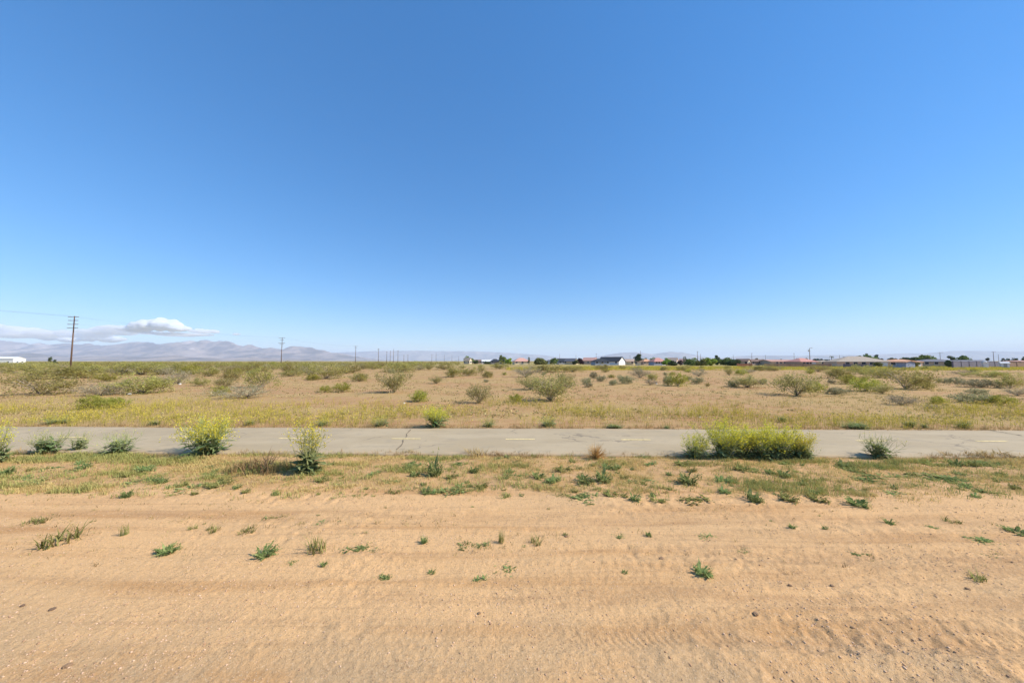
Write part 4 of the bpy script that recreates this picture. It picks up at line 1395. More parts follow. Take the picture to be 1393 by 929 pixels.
LINE = "utility poles of the line running toward the mountains"
tops = []
tops.append(pole(101.5, 430, 117, [(.35, 3.6), (1.55, 3.3), (2.85, 3.6), (4.1, 3.6)], "tallest nearest wooden utility pole with four crossarms", LINE, detail=True, base_px=96.5, r=.22))
tops.append(pole(384, 459, 220, [(.4, 4.0), (1.6, 2.6), (3.6, 4.2), (4.4, 2.6)], "second wooden utility pole with crossarms, above the big green bush", LINE, detail=True, base_px=382.5, r=.22))
tops.append(pole(484, 470.5, 335, [(.4, 3.8), (2.2, 3.0)], "third utility pole in the line, alone between the second and the far cluster", LINE, r=.24))
tops.append(pole(515, 474, 400, [(.4, 2.8), (2.0, 2.8)], "thick dark pole at the west of the far pole cluster", LINE, r=.28))
for px, top, Y, aw, lab in (
    (526.3, 478, 420, 2.0, "grey thin pole right of the thick dark one in the far cluster"),
    (531, 477, 430, 0, "armless thin pole in the middle of the far cluster"),
    (535.5, 474.8, 440, 0, "tallest armless thin pole in the far cluster"),
    (541.5, 476.5, 455, 3.6, "pole with a wide crossarm, rightmost tall one of the far cluster"),
    (549.5, 483, 490, 2.6, "short faint pole right of the far cluster, first of two"),
    (555, 482.5, 520, 4.0, "short faint pole right of the far cluster, second of two, with wide crossarm"),
    (587.5, 482, 640, 7.0, "small distant pole with a cross, left of the thin needle-like pole"),
    (593.3, 480, 672, 0, "thin needle-like distant pole at mid horizon"),
    (604.5, 482.5, 750, 0, "dark distant pole between the needle-like pole and the small cream house"),
    (614.8, 483, 800, 0, "pale distant pole next to the small cream house"),
    (624, 484.5, 850, 5.0, "very faint distant pole left of the small cream house's tree"),
):
    pole(px, top, Y, [(.5, aw)] if aw else [], lab, LINE, r=.27 if aw < 5 else .3)
TOWN = "utility poles and lamp posts among the houses"
for px, top, Y, aw, lab in (
    (761.3, 481, 400, 0, "thin pole behind the grey roofed houses, west one"),
    (783.5, 483, 420, 0, "short thin pole left of the pink stucco house"),
    (811, 480.8, 380, 2.2, "thin pole rising behind the big dark roof"),
    (857, 483.5, 480, 3.2, "faint pole behind the pale yellow house"),
    (871.2, 476.8, 285, 0, "tall pole rising from behind the dark round pine"),
    (948.6, 477.8, 250, 1.4, "tall pole in front of the broad green trees"),
    (953, 481.5, 330, 0, "shorter pole right of the tall one in the green trees"),
    (997.3, 483, 420, 1.6, "thin pole behind the dark green tree mass left of the cream gable"),
    (1022.5, 480.3, 360, 2.6, "pole with a small crossarm behind the cream gabled house"),
    (1041.3, 483, 450, 2.0, "faint bluish pole behind the long brown roof"),
    (1080, 480.5, 380, 2.0, "pole west of the red hip roof"),
    (1142, 483, 420, 0, "thin pole beside the slim palm"),
    (1278.5, 479.2, 300, 4.5, "bluish double-topped pole behind the grey roofs in the east"),
    (1351, 478.3, 290, 3.6, "thin pole with a wide tee top behind the white shed"),
    (1358, 482, 420, 1.6, "faint short pole beside the tee-topped one"),
):
    pole(px, top, Y, [(.35, aw)] if aw else [], lab, TOWN, r=.19)


def street_lamp(px, top, Y, label):
    x, z = at_y(px, top, Y)
    root = tag(link('street_lamp', None, None, (x, Y, 0)), label, 'street lamp')
    m = MB()
    m.tube([(0, 0, -.2), (0, 0, z * .5), (0, 0, z - .3)], [.22, .17, .13], 8)
    link('lamp_post', m.mesh('lamp_post', M['pole_wood'], True), root)
    m = MB()
    m.tube([(0, 0, z - .3), (.4, -.1, z - .02), (1.0, -.2, z)], [.07, .06, .05], 6)
    link('lamp_arm', m.mesh('lamp_arm', M['pole_wood'], True), root)
    m = MB()
    m.box(.75, 1.6, -.42, .02, z - .12, z + .12)
    link('lamp_head', m.mesh('lamp_head', M['insulator']), root)
    m = MB()
    m.box(-.9, .1, -.3, .1, z - 2.2, z - 1.3)
    link('transformer', m.mesh('transformer', M['insulator']), root)


street_lamp(1101, 473.3, 215, "tall post with a lamp head and grey transformer by the red hip roof")


def wire(a, b, sag, label, group, r=.011):
    t = np.linspace(0, 1, 33)[:, None]
    p = np.array(a) * (1 - t) + np.array(b) * t
    p[:, 2] -= (4 * sag * t * (1 - t))[:, 0]
    V, F = polyline_tubes([p], [np.full(33, r)], 5)
    tag(link('power_line', np_mesh('power_line', V, F, M['wire'])), label, 'wire', group)


WG = "wires strung along the pole line"
(x1, z1), (x2, z2), (x3, z3) = tops[:3]
x0 = x1 - (x2 - x1)
for q, dz, nm in ((-1.6, .1, "outer western"), (-.95, .1, "inner western"), (1.6, .1, "eastern")):
    wire((x1 + q, 117, z1 - dz), (x0 + q, 14, z1 - dz + .3), 1.0, f"{nm} top wire running from the tallest pole out of the picture", WG)
    wire((x1 + q, 117, z1 - dz), (x2 + q, 220, z2 - dz), 1.4, f"{nm} top wire strung from the tallest pole to the second pole", WG, .006)
    wire((x2 + q, 220, z2 - dz), (x3 + q, 335, z3 - dz), 1.4, f"{nm} top wire strung from the second pole to the third pole", WG, .006)
wire((x1 + 1.5, 117, z1 - 2.8), (x2 + 1.5, 220, z2 - 3.5), 1.5, "lower wire strung from the tallest pole to the second pole", WG, .006)


# ------------------------------------------------------------------ houses
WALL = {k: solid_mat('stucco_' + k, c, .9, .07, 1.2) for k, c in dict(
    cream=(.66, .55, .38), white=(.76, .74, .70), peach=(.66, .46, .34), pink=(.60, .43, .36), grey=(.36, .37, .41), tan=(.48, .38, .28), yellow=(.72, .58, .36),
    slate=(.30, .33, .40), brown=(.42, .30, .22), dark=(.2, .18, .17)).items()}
ROOF = {k: solid_mat('roof_' + k, c, .9, .18, 2.2, (1, 4, 1), .3) for k, c in dict(
    slate=(.035, .04, .05), pink=(.58, .32, .25), red=(.52, .25, .20), terracotta=(.58, .31, .18), tan=(.44, .35, .26), brown=(.20, .13, .10), grey=(.16, .155, .17),
    brownred=(.46, .26, .20), white=(.7, .69, .67), peach=(.60, .42, .30)).items()}
HG = "houses along the far side of the field"


def house(px0, px1, top, Y, wall, roof, label, style='gable', rz=-38, ratio=.62, eave=.5, wins=3, garage=True, gable_win=True, chimney=False, wing=None, gwall=None):
    xl, xr = at_y(px0, 491, Y)[0], at_y(px1, 491, Y)[0]
    tot = xr - xl
    a = abs(R(rz))
    w = tot / (math.cos(a) + ratio * math.sin(a))
    d = w * ratio
    ht = at_y((px0 + px1) / 2, top, Y)[1]
    we = max(2.3, ht * eave)
    root = tag(link('house', None, None, ((xl + xr) / 2, Y, 0), R(rz)), label, 'house', HG)
    hw, hd, oh = w / 2, d / 2, .45
    m = MB()
    m.box(-hw, hw, -hd, hd, -.3, we)
    if style == 'gable':
        for sx in (-1, 1):
            x0, x1 = sx * hw, sx * (hw - .2)
            z0 = we + .01
            zt = ht - .22
            m.add([(x0, -hd, z0), (x0, hd, z0), (x0, 0, zt), (x1, -hd, z0), (x1, hd, z0), (x1, 0, zt)],
                  [(0, 1, 2), (5, 4, 3), (0, 3, 4, 1), (1, 4, 5, 2), (2, 5, 3, 0)])
    link('wall', m.mesh('wall', WALL[wall]), root)
    m = MB()
    ze = we - .05
    e0, e1, ez = hw + oh * .7, hd + oh, ze - .02
    th = .2
    if style == 'gable':
        v = []
        for sx in (-e0, e0):
            v += [(sx, -e1, ez), (sx, 0, ht), (sx, e1, ez), (sx, e1, ez - th), (sx, 0, ht - th), (sx, -e1, ez - th)]
        m.add(v, [(0, 6, 7, 1), (1, 7, 8, 2), (2, 8, 9, 3), (3, 9, 10, 4), (4, 10, 11, 5), (5, 11, 6, 0), (0, 1, 4, 5), (1, 2, 3, 4), (7, 6, 11, 10), (8, 7, 10, 9)])
    else:
        rl = max(.6, e0 - e1)
        v = [(-e0, -e1, ez), (e0, -e1, ez), (e0, e1, ez), (-e0, e1, ez), (-rl, 0, ht), (rl, 0, ht)]
        v += [(p[0], p[1], ez - th) for p in v[:4]]
        m.add(v, [(0, 1, 5, 4), (1, 2, 5), (2, 3, 4, 5), (3, 0, 4), (9, 8, 7, 6), (0, 6, 7, 1), (1, 7, 8, 2), (2, 8, 9, 3), (3, 9, 6, 0)])
    rf = link('roof', m.mesh('roof', ROOF[roof]), root)
    if chimney:
        m = MB()
        m.box(-.5, .5, -.4, .4, -1.2, 1.1)
        link('chimney', m.mesh('chimney', WALL[wall]), rf, (-hw * .4, hd * .25, ht - .3))

    def window(x, y, z, ww, wh, face):
        m = MB()
        if face == 'f':
            m.box(-ww / 2, ww / 2, -.08, .02, 0, wh)
        else:
            m.box(-.02, .08, -ww / 2, ww / 2, 0, wh)
        f = link('window', m.mesh('window', M['white_trim']), root, (x, y, z))
        m = MB()
        if face == 'f':
            m.box(-ww / 2 + .1, ww / 2 - .1, -.11, -.075, .1, wh - .1)
        else:
            m.box(.075, .11, -ww / 2 + .1, ww / 2 - .1, .1, wh - .1)
        link('pane', m.mesh('pane', M['glass']), f)

    xs = np.linspace(-hw * .75, hw * .75, wins + (1 if garage else 0)) if wins + garage else []
    for i, x in enumerate(xs):
        if garage and i == len(xs) - 1:
            m = MB()
            gw = min(4.6, w * .3)
            m.box(-gw / 2, gw / 2, -.1, .02, -.3, 2.15)
            for q in (.45, .95, 1.45):
                m.box(-gw / 2 + .1, gw / 2 - .1, -.13, -.095, q, q + .4)
            link('garage_door', m.mesh('garage_door', M['white_trim']), root, (hw - gw * .75, -hd, 0))
        else:
            window(x * (.8 if garage else 1), -hd, .95, 1.5, 1.2, 'f')
    if gable_win:
        window(hw, -hd * .35, .95, 1.4, 1.2, 'g')
        window(hw, hd * .4, .95, 1.4, 1.2, 'g')
    return root


house(631, 642, 486.5, 300, 'cream', 'tan', "tiny cream house half hidden by a round tree, westmost of the row", rz=-30, garage=False, wins=2)
house(642, 656, 489.2, 320, 'brown', 'brown', "low brown hut right of the tiny cream house", 'gable', 10, garage=False, wins=2)
house(655, 669, 489.4, 300, 'white', 'white', "long low white-roofed shed left of the black-looking house", 'gable', 8, garage=False, wins=2)
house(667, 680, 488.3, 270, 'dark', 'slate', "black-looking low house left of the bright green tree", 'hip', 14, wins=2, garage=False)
house(677, 690, 488.6, 285, 'grey', 'grey', "grey low house partly behind the bright green tree", 'gable', -30, wins=2, garage=False)
house(697, 721, 486.8, 245, 'yellow', 'pink', "small house with a salmon pink roof and cream wall beside the cypress", 'hip', 12, .7, .5, 3, False)
house(744, 756, 489.5, 280, 'white', 'grey', "small white gabled house between two olive trees", 'gable', -40, wins=1, garage=False)
house(757, 774, 487.6, 265, 'slate', 'slate', "slate-roofed house right of the olive trees", 'gable', 15, wins=3, garage=False)
house(768, 786, 487.4, 255, 'yellow', 'grey', "grey-roofed house with pale gable stripes, left of the brownish tree", 'gable', -40, wins=2, garage=False)
house(792, 813, 486.3, 270, 'peach', 'pink', "pink stucco house behind the big dark-roofed one", 'gable', -35, .7, .55, 3, False)
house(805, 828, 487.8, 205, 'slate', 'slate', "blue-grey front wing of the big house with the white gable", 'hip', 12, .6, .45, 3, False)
h8 = house(814, 850, 485.4, 222, 'white', 'slate', "big house with dark slate roof and bright white gable end", 'gable', -40, .72, .46, 3, False, False)
house(848, 863, 488.3, 225, 'yellow', 'peach', "pale yellow low house right of the white gable", 'gable', -25, .6, .6, 2, False)
house(864, 872, 492, 200, 'cream', 'peach', "small cream outbuilding below the dark round pine", 'gable', -20, .7, .7, 1, False, False)
house(871, 886, 488.4, 225, 'brown', 'terracotta', "orange-roofed house right of the dark round pine", 'hip', 14, .7, .4, 2, False)
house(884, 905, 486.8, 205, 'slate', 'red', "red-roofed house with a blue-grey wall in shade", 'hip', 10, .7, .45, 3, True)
house(908, 922, 486.5, 235, 'peach', 'peach', "peach house with a pale sunlit roof among trees", 'gable', -40, .7, .5, 2, False)
house(924, 934, 488, 250, 'pink', 'pink', "narrow pink house between the purple tree and the dark cypress", 'gable', -40, .7, .6, 1, False)
house(1001, 1020, 488.0, 190, 'cream', 'brown', "cream gabled house right of the dark green tree mass", 'gable', -48, .9, .48, 2, False)
house(1012, 1042, 488.6, 205, 'brown', 'brown', "low house with a long dark brown roof behind the cream gable", 'gable', 12, .5, .5, 3, False)
house(1036, 1086, 489.2, 200, 'tan', 'brownred', "long low house with a dull reddish roof and shaded front", 'gable', 8, .4, .5, 5, True)
house(1074, 1106, 487.2, 165, 'brown', 'red', "house with a bright red hip roof next to the lamp post", 'hip', 12, .7, .45, 3, True)
house(1106, 1130, 490.3, 175, 'yellow', 'tan', "low ochre house right of the red hip roof", 'hip', 14, .6, .5, 2, False)
house(1131, 1196, 484.6, 150, 'peach', 'tan', "large house with a broad tan hip roof and one peach wall in sun", 'hip', -22, .72, .44, 4, True)
house(1198, 1244, 488.8, 145, 'peach', 'terracotta', "terracotta-roofed house with a low wide front", 'hip', 10, .6, .5, 3, True)
house(1219, 1238, 490.2, 122, 'slate', 'terracotta', "blue-grey garage with a terracotta gable before the terracotta-roofed house", 'gable', -78, 1.1, .62, 1, False, False)
house(1248, 1292, 488.6, 155, 'tan', 'grey', "house with a grey-brown roof and a white sunlit edge in the east", 'hip', -18, .6, .5, 4, False)
house(1290, 1340, 489.6, 175, 'grey', 'grey', "dark roofed house showing just above the long grey block wall", 'gable', 6, .4, .5, 3, False)
house(1368, 1402, 490.2, 190, 'brown', 'brownred', "brown house at the right edge behind the tawny scrub", 'hip', 10, .6, .5, 3, False)
house(-22, 22, 485.2, 330, 'white', 'white', "long low white warehouse at the left edge below the mountains", 'gable', 12, .35, .72, 4, False, True)


def fence_wall(px0, px1, top, Y0, Y1, mat, label, cap=True):
    a = np.array((*at_y(px0, 491, Y0)[:1], Y0))
    b = np.array((*at_y(px1, 491, Y1)[:1], Y1))
    L = float(np.linalg.norm(b - a))
    z = at_y((px0 + px1) / 2, top, (Y0 + Y1) / 2)[1]
    root = tag(link('block_wall', None, None, (a[0], a[1], 0), math.atan2(b[1] - a[1], b[0] - a[0])), label, 'wall', "garden walls along the field's far edge")
    m = MB()
    m.box(0, L, -.1, .1, -.3, z - .08)
    link('wall_panel', m.mesh('wall_panel', mat), root)
    m = MB()
    m.box(-.03, L + .03, -.14, .14, z - .08, z)
    link('coping', m.mesh('coping', mat), root)
    n = max(2, int(L / 5) + 1)
    for i in range(n):
        m = MB()
        m.box(-.22, .22, -.22, .22, -.3, z + .1)
        link('pilaster', m.mesh('pilaster', mat), root, (L * i / (n - 1), 0, 0))


bw_grey = solid_mat('grey_block', (.17, .155, .175), .9, .12, 1.5)
bw_brown = solid_mat('brown_block', (.33, .22, .15), .9, .15, 1.5)
bw_red = solid_mat('rusty_fence', (.36, .16, .09), .9, .2, 1.5)
fence_wall(1296, 1338, 491.6, 124, 132, bw_grey, "long purple-grey block wall left of the white post")
fence_wall(1343, 1362, 491.8, 132, 136, bw_grey, "shorter grey block wall between the white post and the white shed")
fence_wall(1370, 1420, 492.8, 136, 140, bw_brown, "brown block wall right of the white shed")
fence_wall(1003, 1022, 494.6, 150, 150, bw_red, "rusty red fence in front of the cream gabled house")
fence_wall(1040, 1130, 494.8, 140, 138, bw_brown, "dark low wall under the reddish and red roofs")
fence_wall(1148, 1178, 495.2, 128, 126, bw_grey, "shaded grey wall in front of the large tan-roofed house")

# white post and white shed by the wall
x, z = at_y(1339.5, 491.2, 126)
root = tag(link('gate_post', None, None, (x, 126, 0), R(-30)), "white square post with a domed cap at the end of the long grey wall", 'gate post')
m = MB(); m.box(-.6, .6, -.6, .6, -.3, z - .5); link('post', m.mesh('post', WALL['white']), root)
m = MB(); m.box(-.75, .75, -.75, .75, z - .5, z - .3); m.tube([(0, 0, z - .31), (0, 0, z - .12), (0, 0, z)], [.6, .5, .15], 10)
link('post_cap', m.mesh('post_cap', WALL['white']), root)
x, z = at_y(1365.5, 492.0, 128)
root = tag(link('shed', None, None, (x, 128, 0), R(-35)), "small white shed with a pale flat-pitched roof east of the white post", 'shed')
m = MB(); m.box(-.95, .95, -.85, .85, -.3, z - .55); link('wall', m.mesh('wall', WALL['white']), root)
m = MB(); m.add([(-1.15, -1.05, z - .55), (1.15, -1.05, z - .55), (1.15, 1.05, z - .55), (-1.15, 1.05, z - .55), (-1.15, 0, z), (1.15, 0, z)],
                [(3, 2, 1, 0), (0, 1, 5, 4), (2, 3, 4, 5), (1, 2, 5), (3, 0, 4)])
link('roof', m.mesh('roof', ROOF['white']), root)
m = MB(); m.box(-.4, .4, -.06, .02, -.3, 1.6); link('door', m.mesh('door', M['insulator']), root, (0, -.85, 0))


# ------------------------------------------------------------------ trees
TREE = {k: leaf_mat('tree_' + k, a, b, .2, .1) for k, (a, b) in dict(
    dark=((.055, .08, .04), (.15, .19, .085)), mid=((.12, .17, .05), (.28, .34, .11)), bright=((.20, .29, .04), (.46, .56, .11)),
    olive=((.15, .16, .05), (.32, .31, .12)), purple=((.06, .035, .04), (.13, .085, .08)), blue=((.05, .08, .06), (.14, .17, .12))).items()}
M['bark'] = solid_mat('bark', (.14, .10, .07), .95, .3, 8)
TG = "trees among the houses"
tree_n = 0


def tree(px, top, w, Y, kind_, label, shape='round', base_frac=.06):
    global tree_n
    tree_n += 1
    rng = np.random.default_rng(900 + tree_n)
    x, ht = at_y(px, top, Y)
    W = w / FPX * Y * 1.15
    name = {'round': 'tree', 'cypress': 'cypress_tree', 'pine': 'pine_tree', 'palm': 'palm_tree'}[shape]
    root = tag(link(name, None, None, (x, Y, 0), random.uniform(0, 6.28)), label, 'tree', TG)
    m = MB()
    if shape == 'palm':
        m.tube([(0, 0, -.2), (.1, 0, ht * .5), (0, .05, ht * .86)], [.3, .22, .18], 8)
        link('trunk', m.mesh('trunk', M['bark'], True), root)
        sp = []
        for i in range(26):
            sp.append(((0, 0, ht * .84), rng.uniform(0, 6.28), W * .55 * rng.uniform(.8, 1.1), .22, rng.uniform(-.4, 1.2), rng.uniform(.3, .9)))
        link('crown', leaves_mesh('crown', sp, TREE[kind_], rng), root)
        return
    tr = .16 + .02 * ht
    m.tube([(0, 0, -.2), (.05, .02, ht * .2), (0, 0, ht * .5), (.1, .05, ht * .8)], [tr, tr * .8, tr * .55, tr * .2], 8)
    if shape != 'cypress':
        for i in range(6):
            a = rng.uniform(0, 6.28)
            z0 = ht * rng.uniform(.25, .55)
            m.tube([(0, 0, z0), (math.cos(a) * W * .18, math.sin(a) * W * .18, z0 + ht * .12), (math.cos(a) * W * .34, math.sin(a) * W * .34, z0 + ht * .26)], [tr * .4, tr * .28, tr * .1], 6)
    link('trunk', m.mesh('trunk', M['bark'], True), root)
    P, tint = [], []
    if shape == 'cypress':
        n = 900
        t = rng.uniform(0, 1, n) ** 1.2
        r = W * .5 * np.sin(np.pi * np.clip(.12 + .88 * (1 - t), 0, 1)) ** .6 * np.sqrt(rng.uniform(.3, 1, n))
        a = rng.uniform(0, 6.28, n)
        P = np.stack([r * np.cos(a), r * np.sin(a), ht * (.06 + .94 * t)], -1)
        tint = rng.uniform(0, 1, n)
    else:
        nb = 17
        for i in range(nb):
            a, rr = rng.uniform(0, 6.28), W * .38 * math.sqrt(rng.uniform(0, 1))
            br = W * rng.uniform(.13, .24)
            lo_z, hi_z = ht * base_frac + br * .4, ht - br * .7
            f = rng.uniform(0, 1)
            if shape == 'pine':
                rr *= 1.1 - f * .6
            zc = lo_z + (hi_z - lo_z) * f * (1 - .45 * (rr / (W * .36)) ** 2)
            n = 150
            u = rng.normal(size=(n, 3))
            u /= np.linalg.norm(u, axis=1, keepdims=True)
            u *= (rng.uniform(.45, 1.08, n) ** .6)[:, None] * br
            u[:, 2] *= .75
            P.append(u + np.array([rr * math.cos(a), rr * math.sin(a), zc]))
            tint.append(np.clip(rng.uniform(0, .6) + rng.uniform(0, .5, n), 0, 1))
        P, tint = np.concatenate(P), np.concatenate(tint)
    V, F = rhombs(P, max(.14, W * .045), rng, .7, .3)
    link('crown', np_mesh('crown', V, F, TREE[kind_], np.repeat(tint, 4)), root)


for a in (
    (69, 484.5, 4.5, 300, 'dark', "tiny dark lone tree on the horizon left of the tallest pole"),
    (75, 488.0, 4.5, 330, 'dark', "very low dark tree just right of the lone horizon tree"),
    (637, 484, 13, 310, 'mid', "round green tree behind the tiny cream house"),
    (683, 482.4, 10, 280, 'mid', "taller dark green tree behind the bright green one"),
    (692, 484.6, 11, 262, 'bright', "bright lime green tree left of the salmon-roofed house"),
    (647, 488.6, 7, 290, 'dark', "dark low tree over the brown hut"),
    (663, 490.4, 8, 280, 'dark', "dark hedge-like tree before the white-roofed shed"),
    (735, 485.2, 18, 250, 'olive', "wide olive tree right of the cypress by the salmon roof"),
    (753.5, 485, 10, 245, 'mid', "compact dark olive tree left of the slate-roofed house"),
    (789, 486.6, 9, 240, 'purple', "brownish dark tree left of the pink stucco house"),
    (783, 489, 8, 238, 'dark', "dark low tree against the brownish one"),
    (877, 484.2, 8, 250, 'mid', "green tree touching the dark round pine"),
    (888.5, 484.8, 9, 235, 'mid', "green tree behind the red-roofed house"),
    (907, 485.2, 11, 190, 'bright', "leafy green tree at the east end of the red roof"),
    (914, 490.5, 12, 185, 'dark', "dark green low tree under the peach house"),
    (925, 487.6, 6, 200, 'purple', "dark purple tree left of the narrow pink house"),
    (941, 485.6, 14, 185, 'mid', "west tree of the broad green group behind the tall pole"),
    (953, 486.0, 13, 180, 'olive', "middle tree of the broad green group, with yellowish leaves"),
    (966, 483.6, 16, 190, 'bright', "brightest and tallest tree of the broad green group"),
    (976, 482.8, 11, 215, 'dark', "dark tree peeking over the brightest one's east side"),
    (987, 485.6, 15, 200, 'mid', "dull green tree east of the dark peeking one"),
    (998, 487.2, 14, 185, 'dark', "dark green tree mass touching the cream gabled house"),
    (1029, 486.2, 6, 290, 'dark', "small dark blocky tree over the long dark brown roof"),
    (1062, 488.4, 7, 260, 'dark', "small dark tree over the dull reddish roof"),
    (1084, 486.2, 5, 240, 'purple', "dark tree behind the west edge of the red hip roof"),
    (1097, 484.0, 6, 230, 'dark', "dark tree rising over the red hip roof beside the lamp post"),
    (1108, 485.4, 7, 240, 'blue', "blue-green tree, western of a joined pair over the ochre house"),
    (1115, 484.8, 7, 240, 'blue', "blue-green tree, eastern of a joined pair over the ochre house"),
    (1124, 488.8, 12, 235, 'blue', "low blue-green tree right of the joined pair"),
    (1147, 483.6, 8, 230, 'blue', "tree behind the west slope of the broad tan roof"),
    (1168, 480.3, 9, 190, 'dark', "tall ragged dark tree behind the broad tan roof's ridge"),
    (1181, 481.6, 18, 185, 'mid', "wide green tree behind the east slope of the broad tan roof"),
    (1179, 480.5, 7, 200, 'dark', "dark tuft of a tree above the wide green one"),
    (1193, 480.6, 7, 195, 'blue', "slim grey-green tree right of the wide green one"),
    (1198, 485.5, 8, 200, 'purple', "dark low tree at the west end of the terracotta roof"),
    (1193, 490.0, 10, 140, 'olive', "yellowish tree between the tan and terracotta roofs"),
    (1214, 484.9, 11, 210, 'dark', "dark green flat-topped tree over the terracotta roof's middle"),
    (1236, 483.6, 16, 215, 'dark', "darkest wide tree over the terracotta roof's east end"),
    (1244, 489.5, 10, 140, 'olive', "yellow-green tree between terracotta and grey-brown roofs"),
    (1259, 483.0, 24, 215, 'mid', "widest green tree over the grey-brown roof"),
    (1293, 481.2, 10, 200, 'dark', "dark pointed tree left of the green one over the long block wall"),
    (1312, 483.2, 18, 195, 'mid', "green rounded tree over the long block wall"),
    (1290, 489.3, 9, 135, 'dark', "dark shrubby tree at the west end of the long block wall"),
    (1343, 485.6, 5, 260, 'blue', "small bluish tree left of the tee-topped pole"),
    (1366, 485.8, 5, 260, 'blue', "small bluish tree right of the tee-topped pole"),
    (1373, 485.2, 6, 230, 'dark', "dark tree, western of a ragged pair in the east"),
    (1380, 484.0, 6, 230, 'dark', "dark tree, eastern taller one of a ragged pair in the east"),
    (1393, 484.5, 6, 230, 'dark', "dark tree cut by the picture's right edge"),
):
    tree(*a)
tree(868, 480.6, 11, 240, 'dark', "dark round pine left of the orange-roofed house", 'pine', .2)
tree(719.5, 485.8, 2.6, 240, 'dark', "slim dark cypress at the east end of the salmon-roofed house", 'cypress')
tree(931.3, 484.8, 4.2, 215, 'dark', "slim dark cypress right of the narrow pink house", 'cypress')
tree(1131, 483.2, 5, 260, 'dark', "slim palm between the ochre house and the broad tan roof", 'palm')


# ------------------------------------------------------------------ mountains
def rock_material(name, a, b, c):
    m, nt, out = new_mat(name)
    d = nd(nt, "ShaderNodeBsdfDiffuse")
    n1 = noise(nt, (.0009, .0006, .0016), 7, .68)
    n2 = noise(nt, (.0003, .0003, .0003), 5, .65)
    col = mixc(nt, ramp01(nt, n1, .4, .6), a, b)
    col = mixc(nt, math_n(nt, 'MULTIPLY', ramp01(nt, n2, .58, .66), .7), col, c)
    nt.links.new(col, d.inputs["Color"])
    nt.links.new(d.outputs[0], out.inputs[0])
    return m


def mountain_range(name, prof, Y, front, back, seed, mat, rough=.6, nu=420, nv=46):
    px = np.array([p[0] for p in prof], float)
    top = np.array([p[1] for p in prof], float)
    u = np.linspace(px[0], px[-1], nu)
    t = np.interp(u, px, top)
    dx, dz = (u - CX) / FPX, (490.9 - t) / FPX
    hh = np.maximum(dz * Y + H, -30)
    xr = dx * Y
    v = np.linspace(0, 1, nv)
    yy = np.where(v < .55, Y - front * (1 - v / .55), Y + back * (v - .55) / .45)
    shape = np.where(v < .55, (v / .55) ** 1.25, (1 - (v - .55) / .45) ** 1.1)
    X = np.repeat(xr[:, None], nv, 1)
    Yg = np.repeat(yy[None, :], nu, 0) + 700 * (fbm(X / 3000, X * 0 + 1, seed, 3) - .5)
    rid = 1 - np.abs(2 * fbm(X / 1500 + 1.3 * fbm(X / 2500, Yg / 2500, seed + 3, 2), Yg / 3400, seed + 9, 5) - 1)
    rid2 = fbm(X / 600, Yg / 700, seed + 19, 4)
    f = shape[None, :] * (1 - rough * (1 - shape[None, :] ** 3) * 2.2 * (1 - rid)) * (1 + rough * .22 * (rid2 - .5))
    jag = 1 + rough * .25 * (fbm(X / 420, X * 0, seed + 29, 3) - .5)
    Z = hh[:, None] * f * jag - 3
    Z[0, :] = Z[-1, :] = -5
    V = np.stack([X, Yg, Z], -1).reshape(-1, 3)
    idx = np.arange(nu * nv).reshape(nu, nv)
    F = np.stack([idx[:-1, :-1], idx[1:, :-1], idx[1:, 1:], idx[:-1, 1:]], -1).reshape(-1, 4)
    kind(link(name, np_mesh(name, V, F, mat, smooth=True)), 'structure')


RK = rock_material('desert_rock', (.11, .085, .075), (.33, .25, .20), (.62, .50, .42))
mountain_range('mountains', [(-260, 478), (-160, 466), (-60, 462), (0, 463.5), (40, 466.5), (80, 467), (100, 466.4), (120, 468.3), (150, 468.5), (165, 465.8), (185, 463.5), (200, 465), (215, 466),
                             (240, 465.5), (250, 463.5), (262, 462.6), (280, 464), (300, 462.8), (315, 464), (330, 469.5), (340, 468.5), (356, 473), (372, 472.5), (384, 474),
                             (396, 471.6), (412, 471.2), (428, 474), (446, 477), (462, 480), (480, 483.5), (500, 487), (520, 491)], 21000, 5500, 5000, 5, RK)
mountain_range('foothills', [(-200, 489), (0, 483), (20, 480.5), (32, 479.5), (48, 481.5), (70, 484), (100, 485), (150, 484.5), (200, 486), (240, 483), (262, 486), (300, 487), (340, 486), (380, 487.5), (420, 489), (450, 491)],
               13500, 2000, 2000, 15, RK, .3)
mountain_range('distant_hills', [(360, 491), (430, 482), (470, 478.5), (520, 477), (560, 476.8), (610, 477.2), (650, 477.5), (700, 480), (740, 483), (770, 487), (800, 491)], 40000, 4000, 4000, 25, RK, .15)
mountain_range('far_mountains', [(780, 491), (800, 487), (815, 484.5), (832, 481.5), (845, 479.6), (858, 478.8), (870, 479), (880, 480.5), (890, 481), (900, 479.6), (912, 478.2), (925, 478.8), (938, 481),
                                 (950, 483.5), (965, 486), (985, 489), (1000, 491)], 34000, 3500, 3500, 35, RK, .2)
mountain_range('eastern_hills', [(960, 491), (990, 486), (1005, 484), (1030, 483.2), (1060, 483.4), (1090, 483.8), (1130, 482.5), (1170, 482.8), (1200, 481.5), (1235, 480.5), (1258, 480), (1280, 478.6),
                                 (1300, 477), (1330, 476.8), (1360, 477.4), (1393, 477.6), (1460, 477), (1540, 480), (1700, 488)], 30000, 3500, 3500, 45, RK, .18)

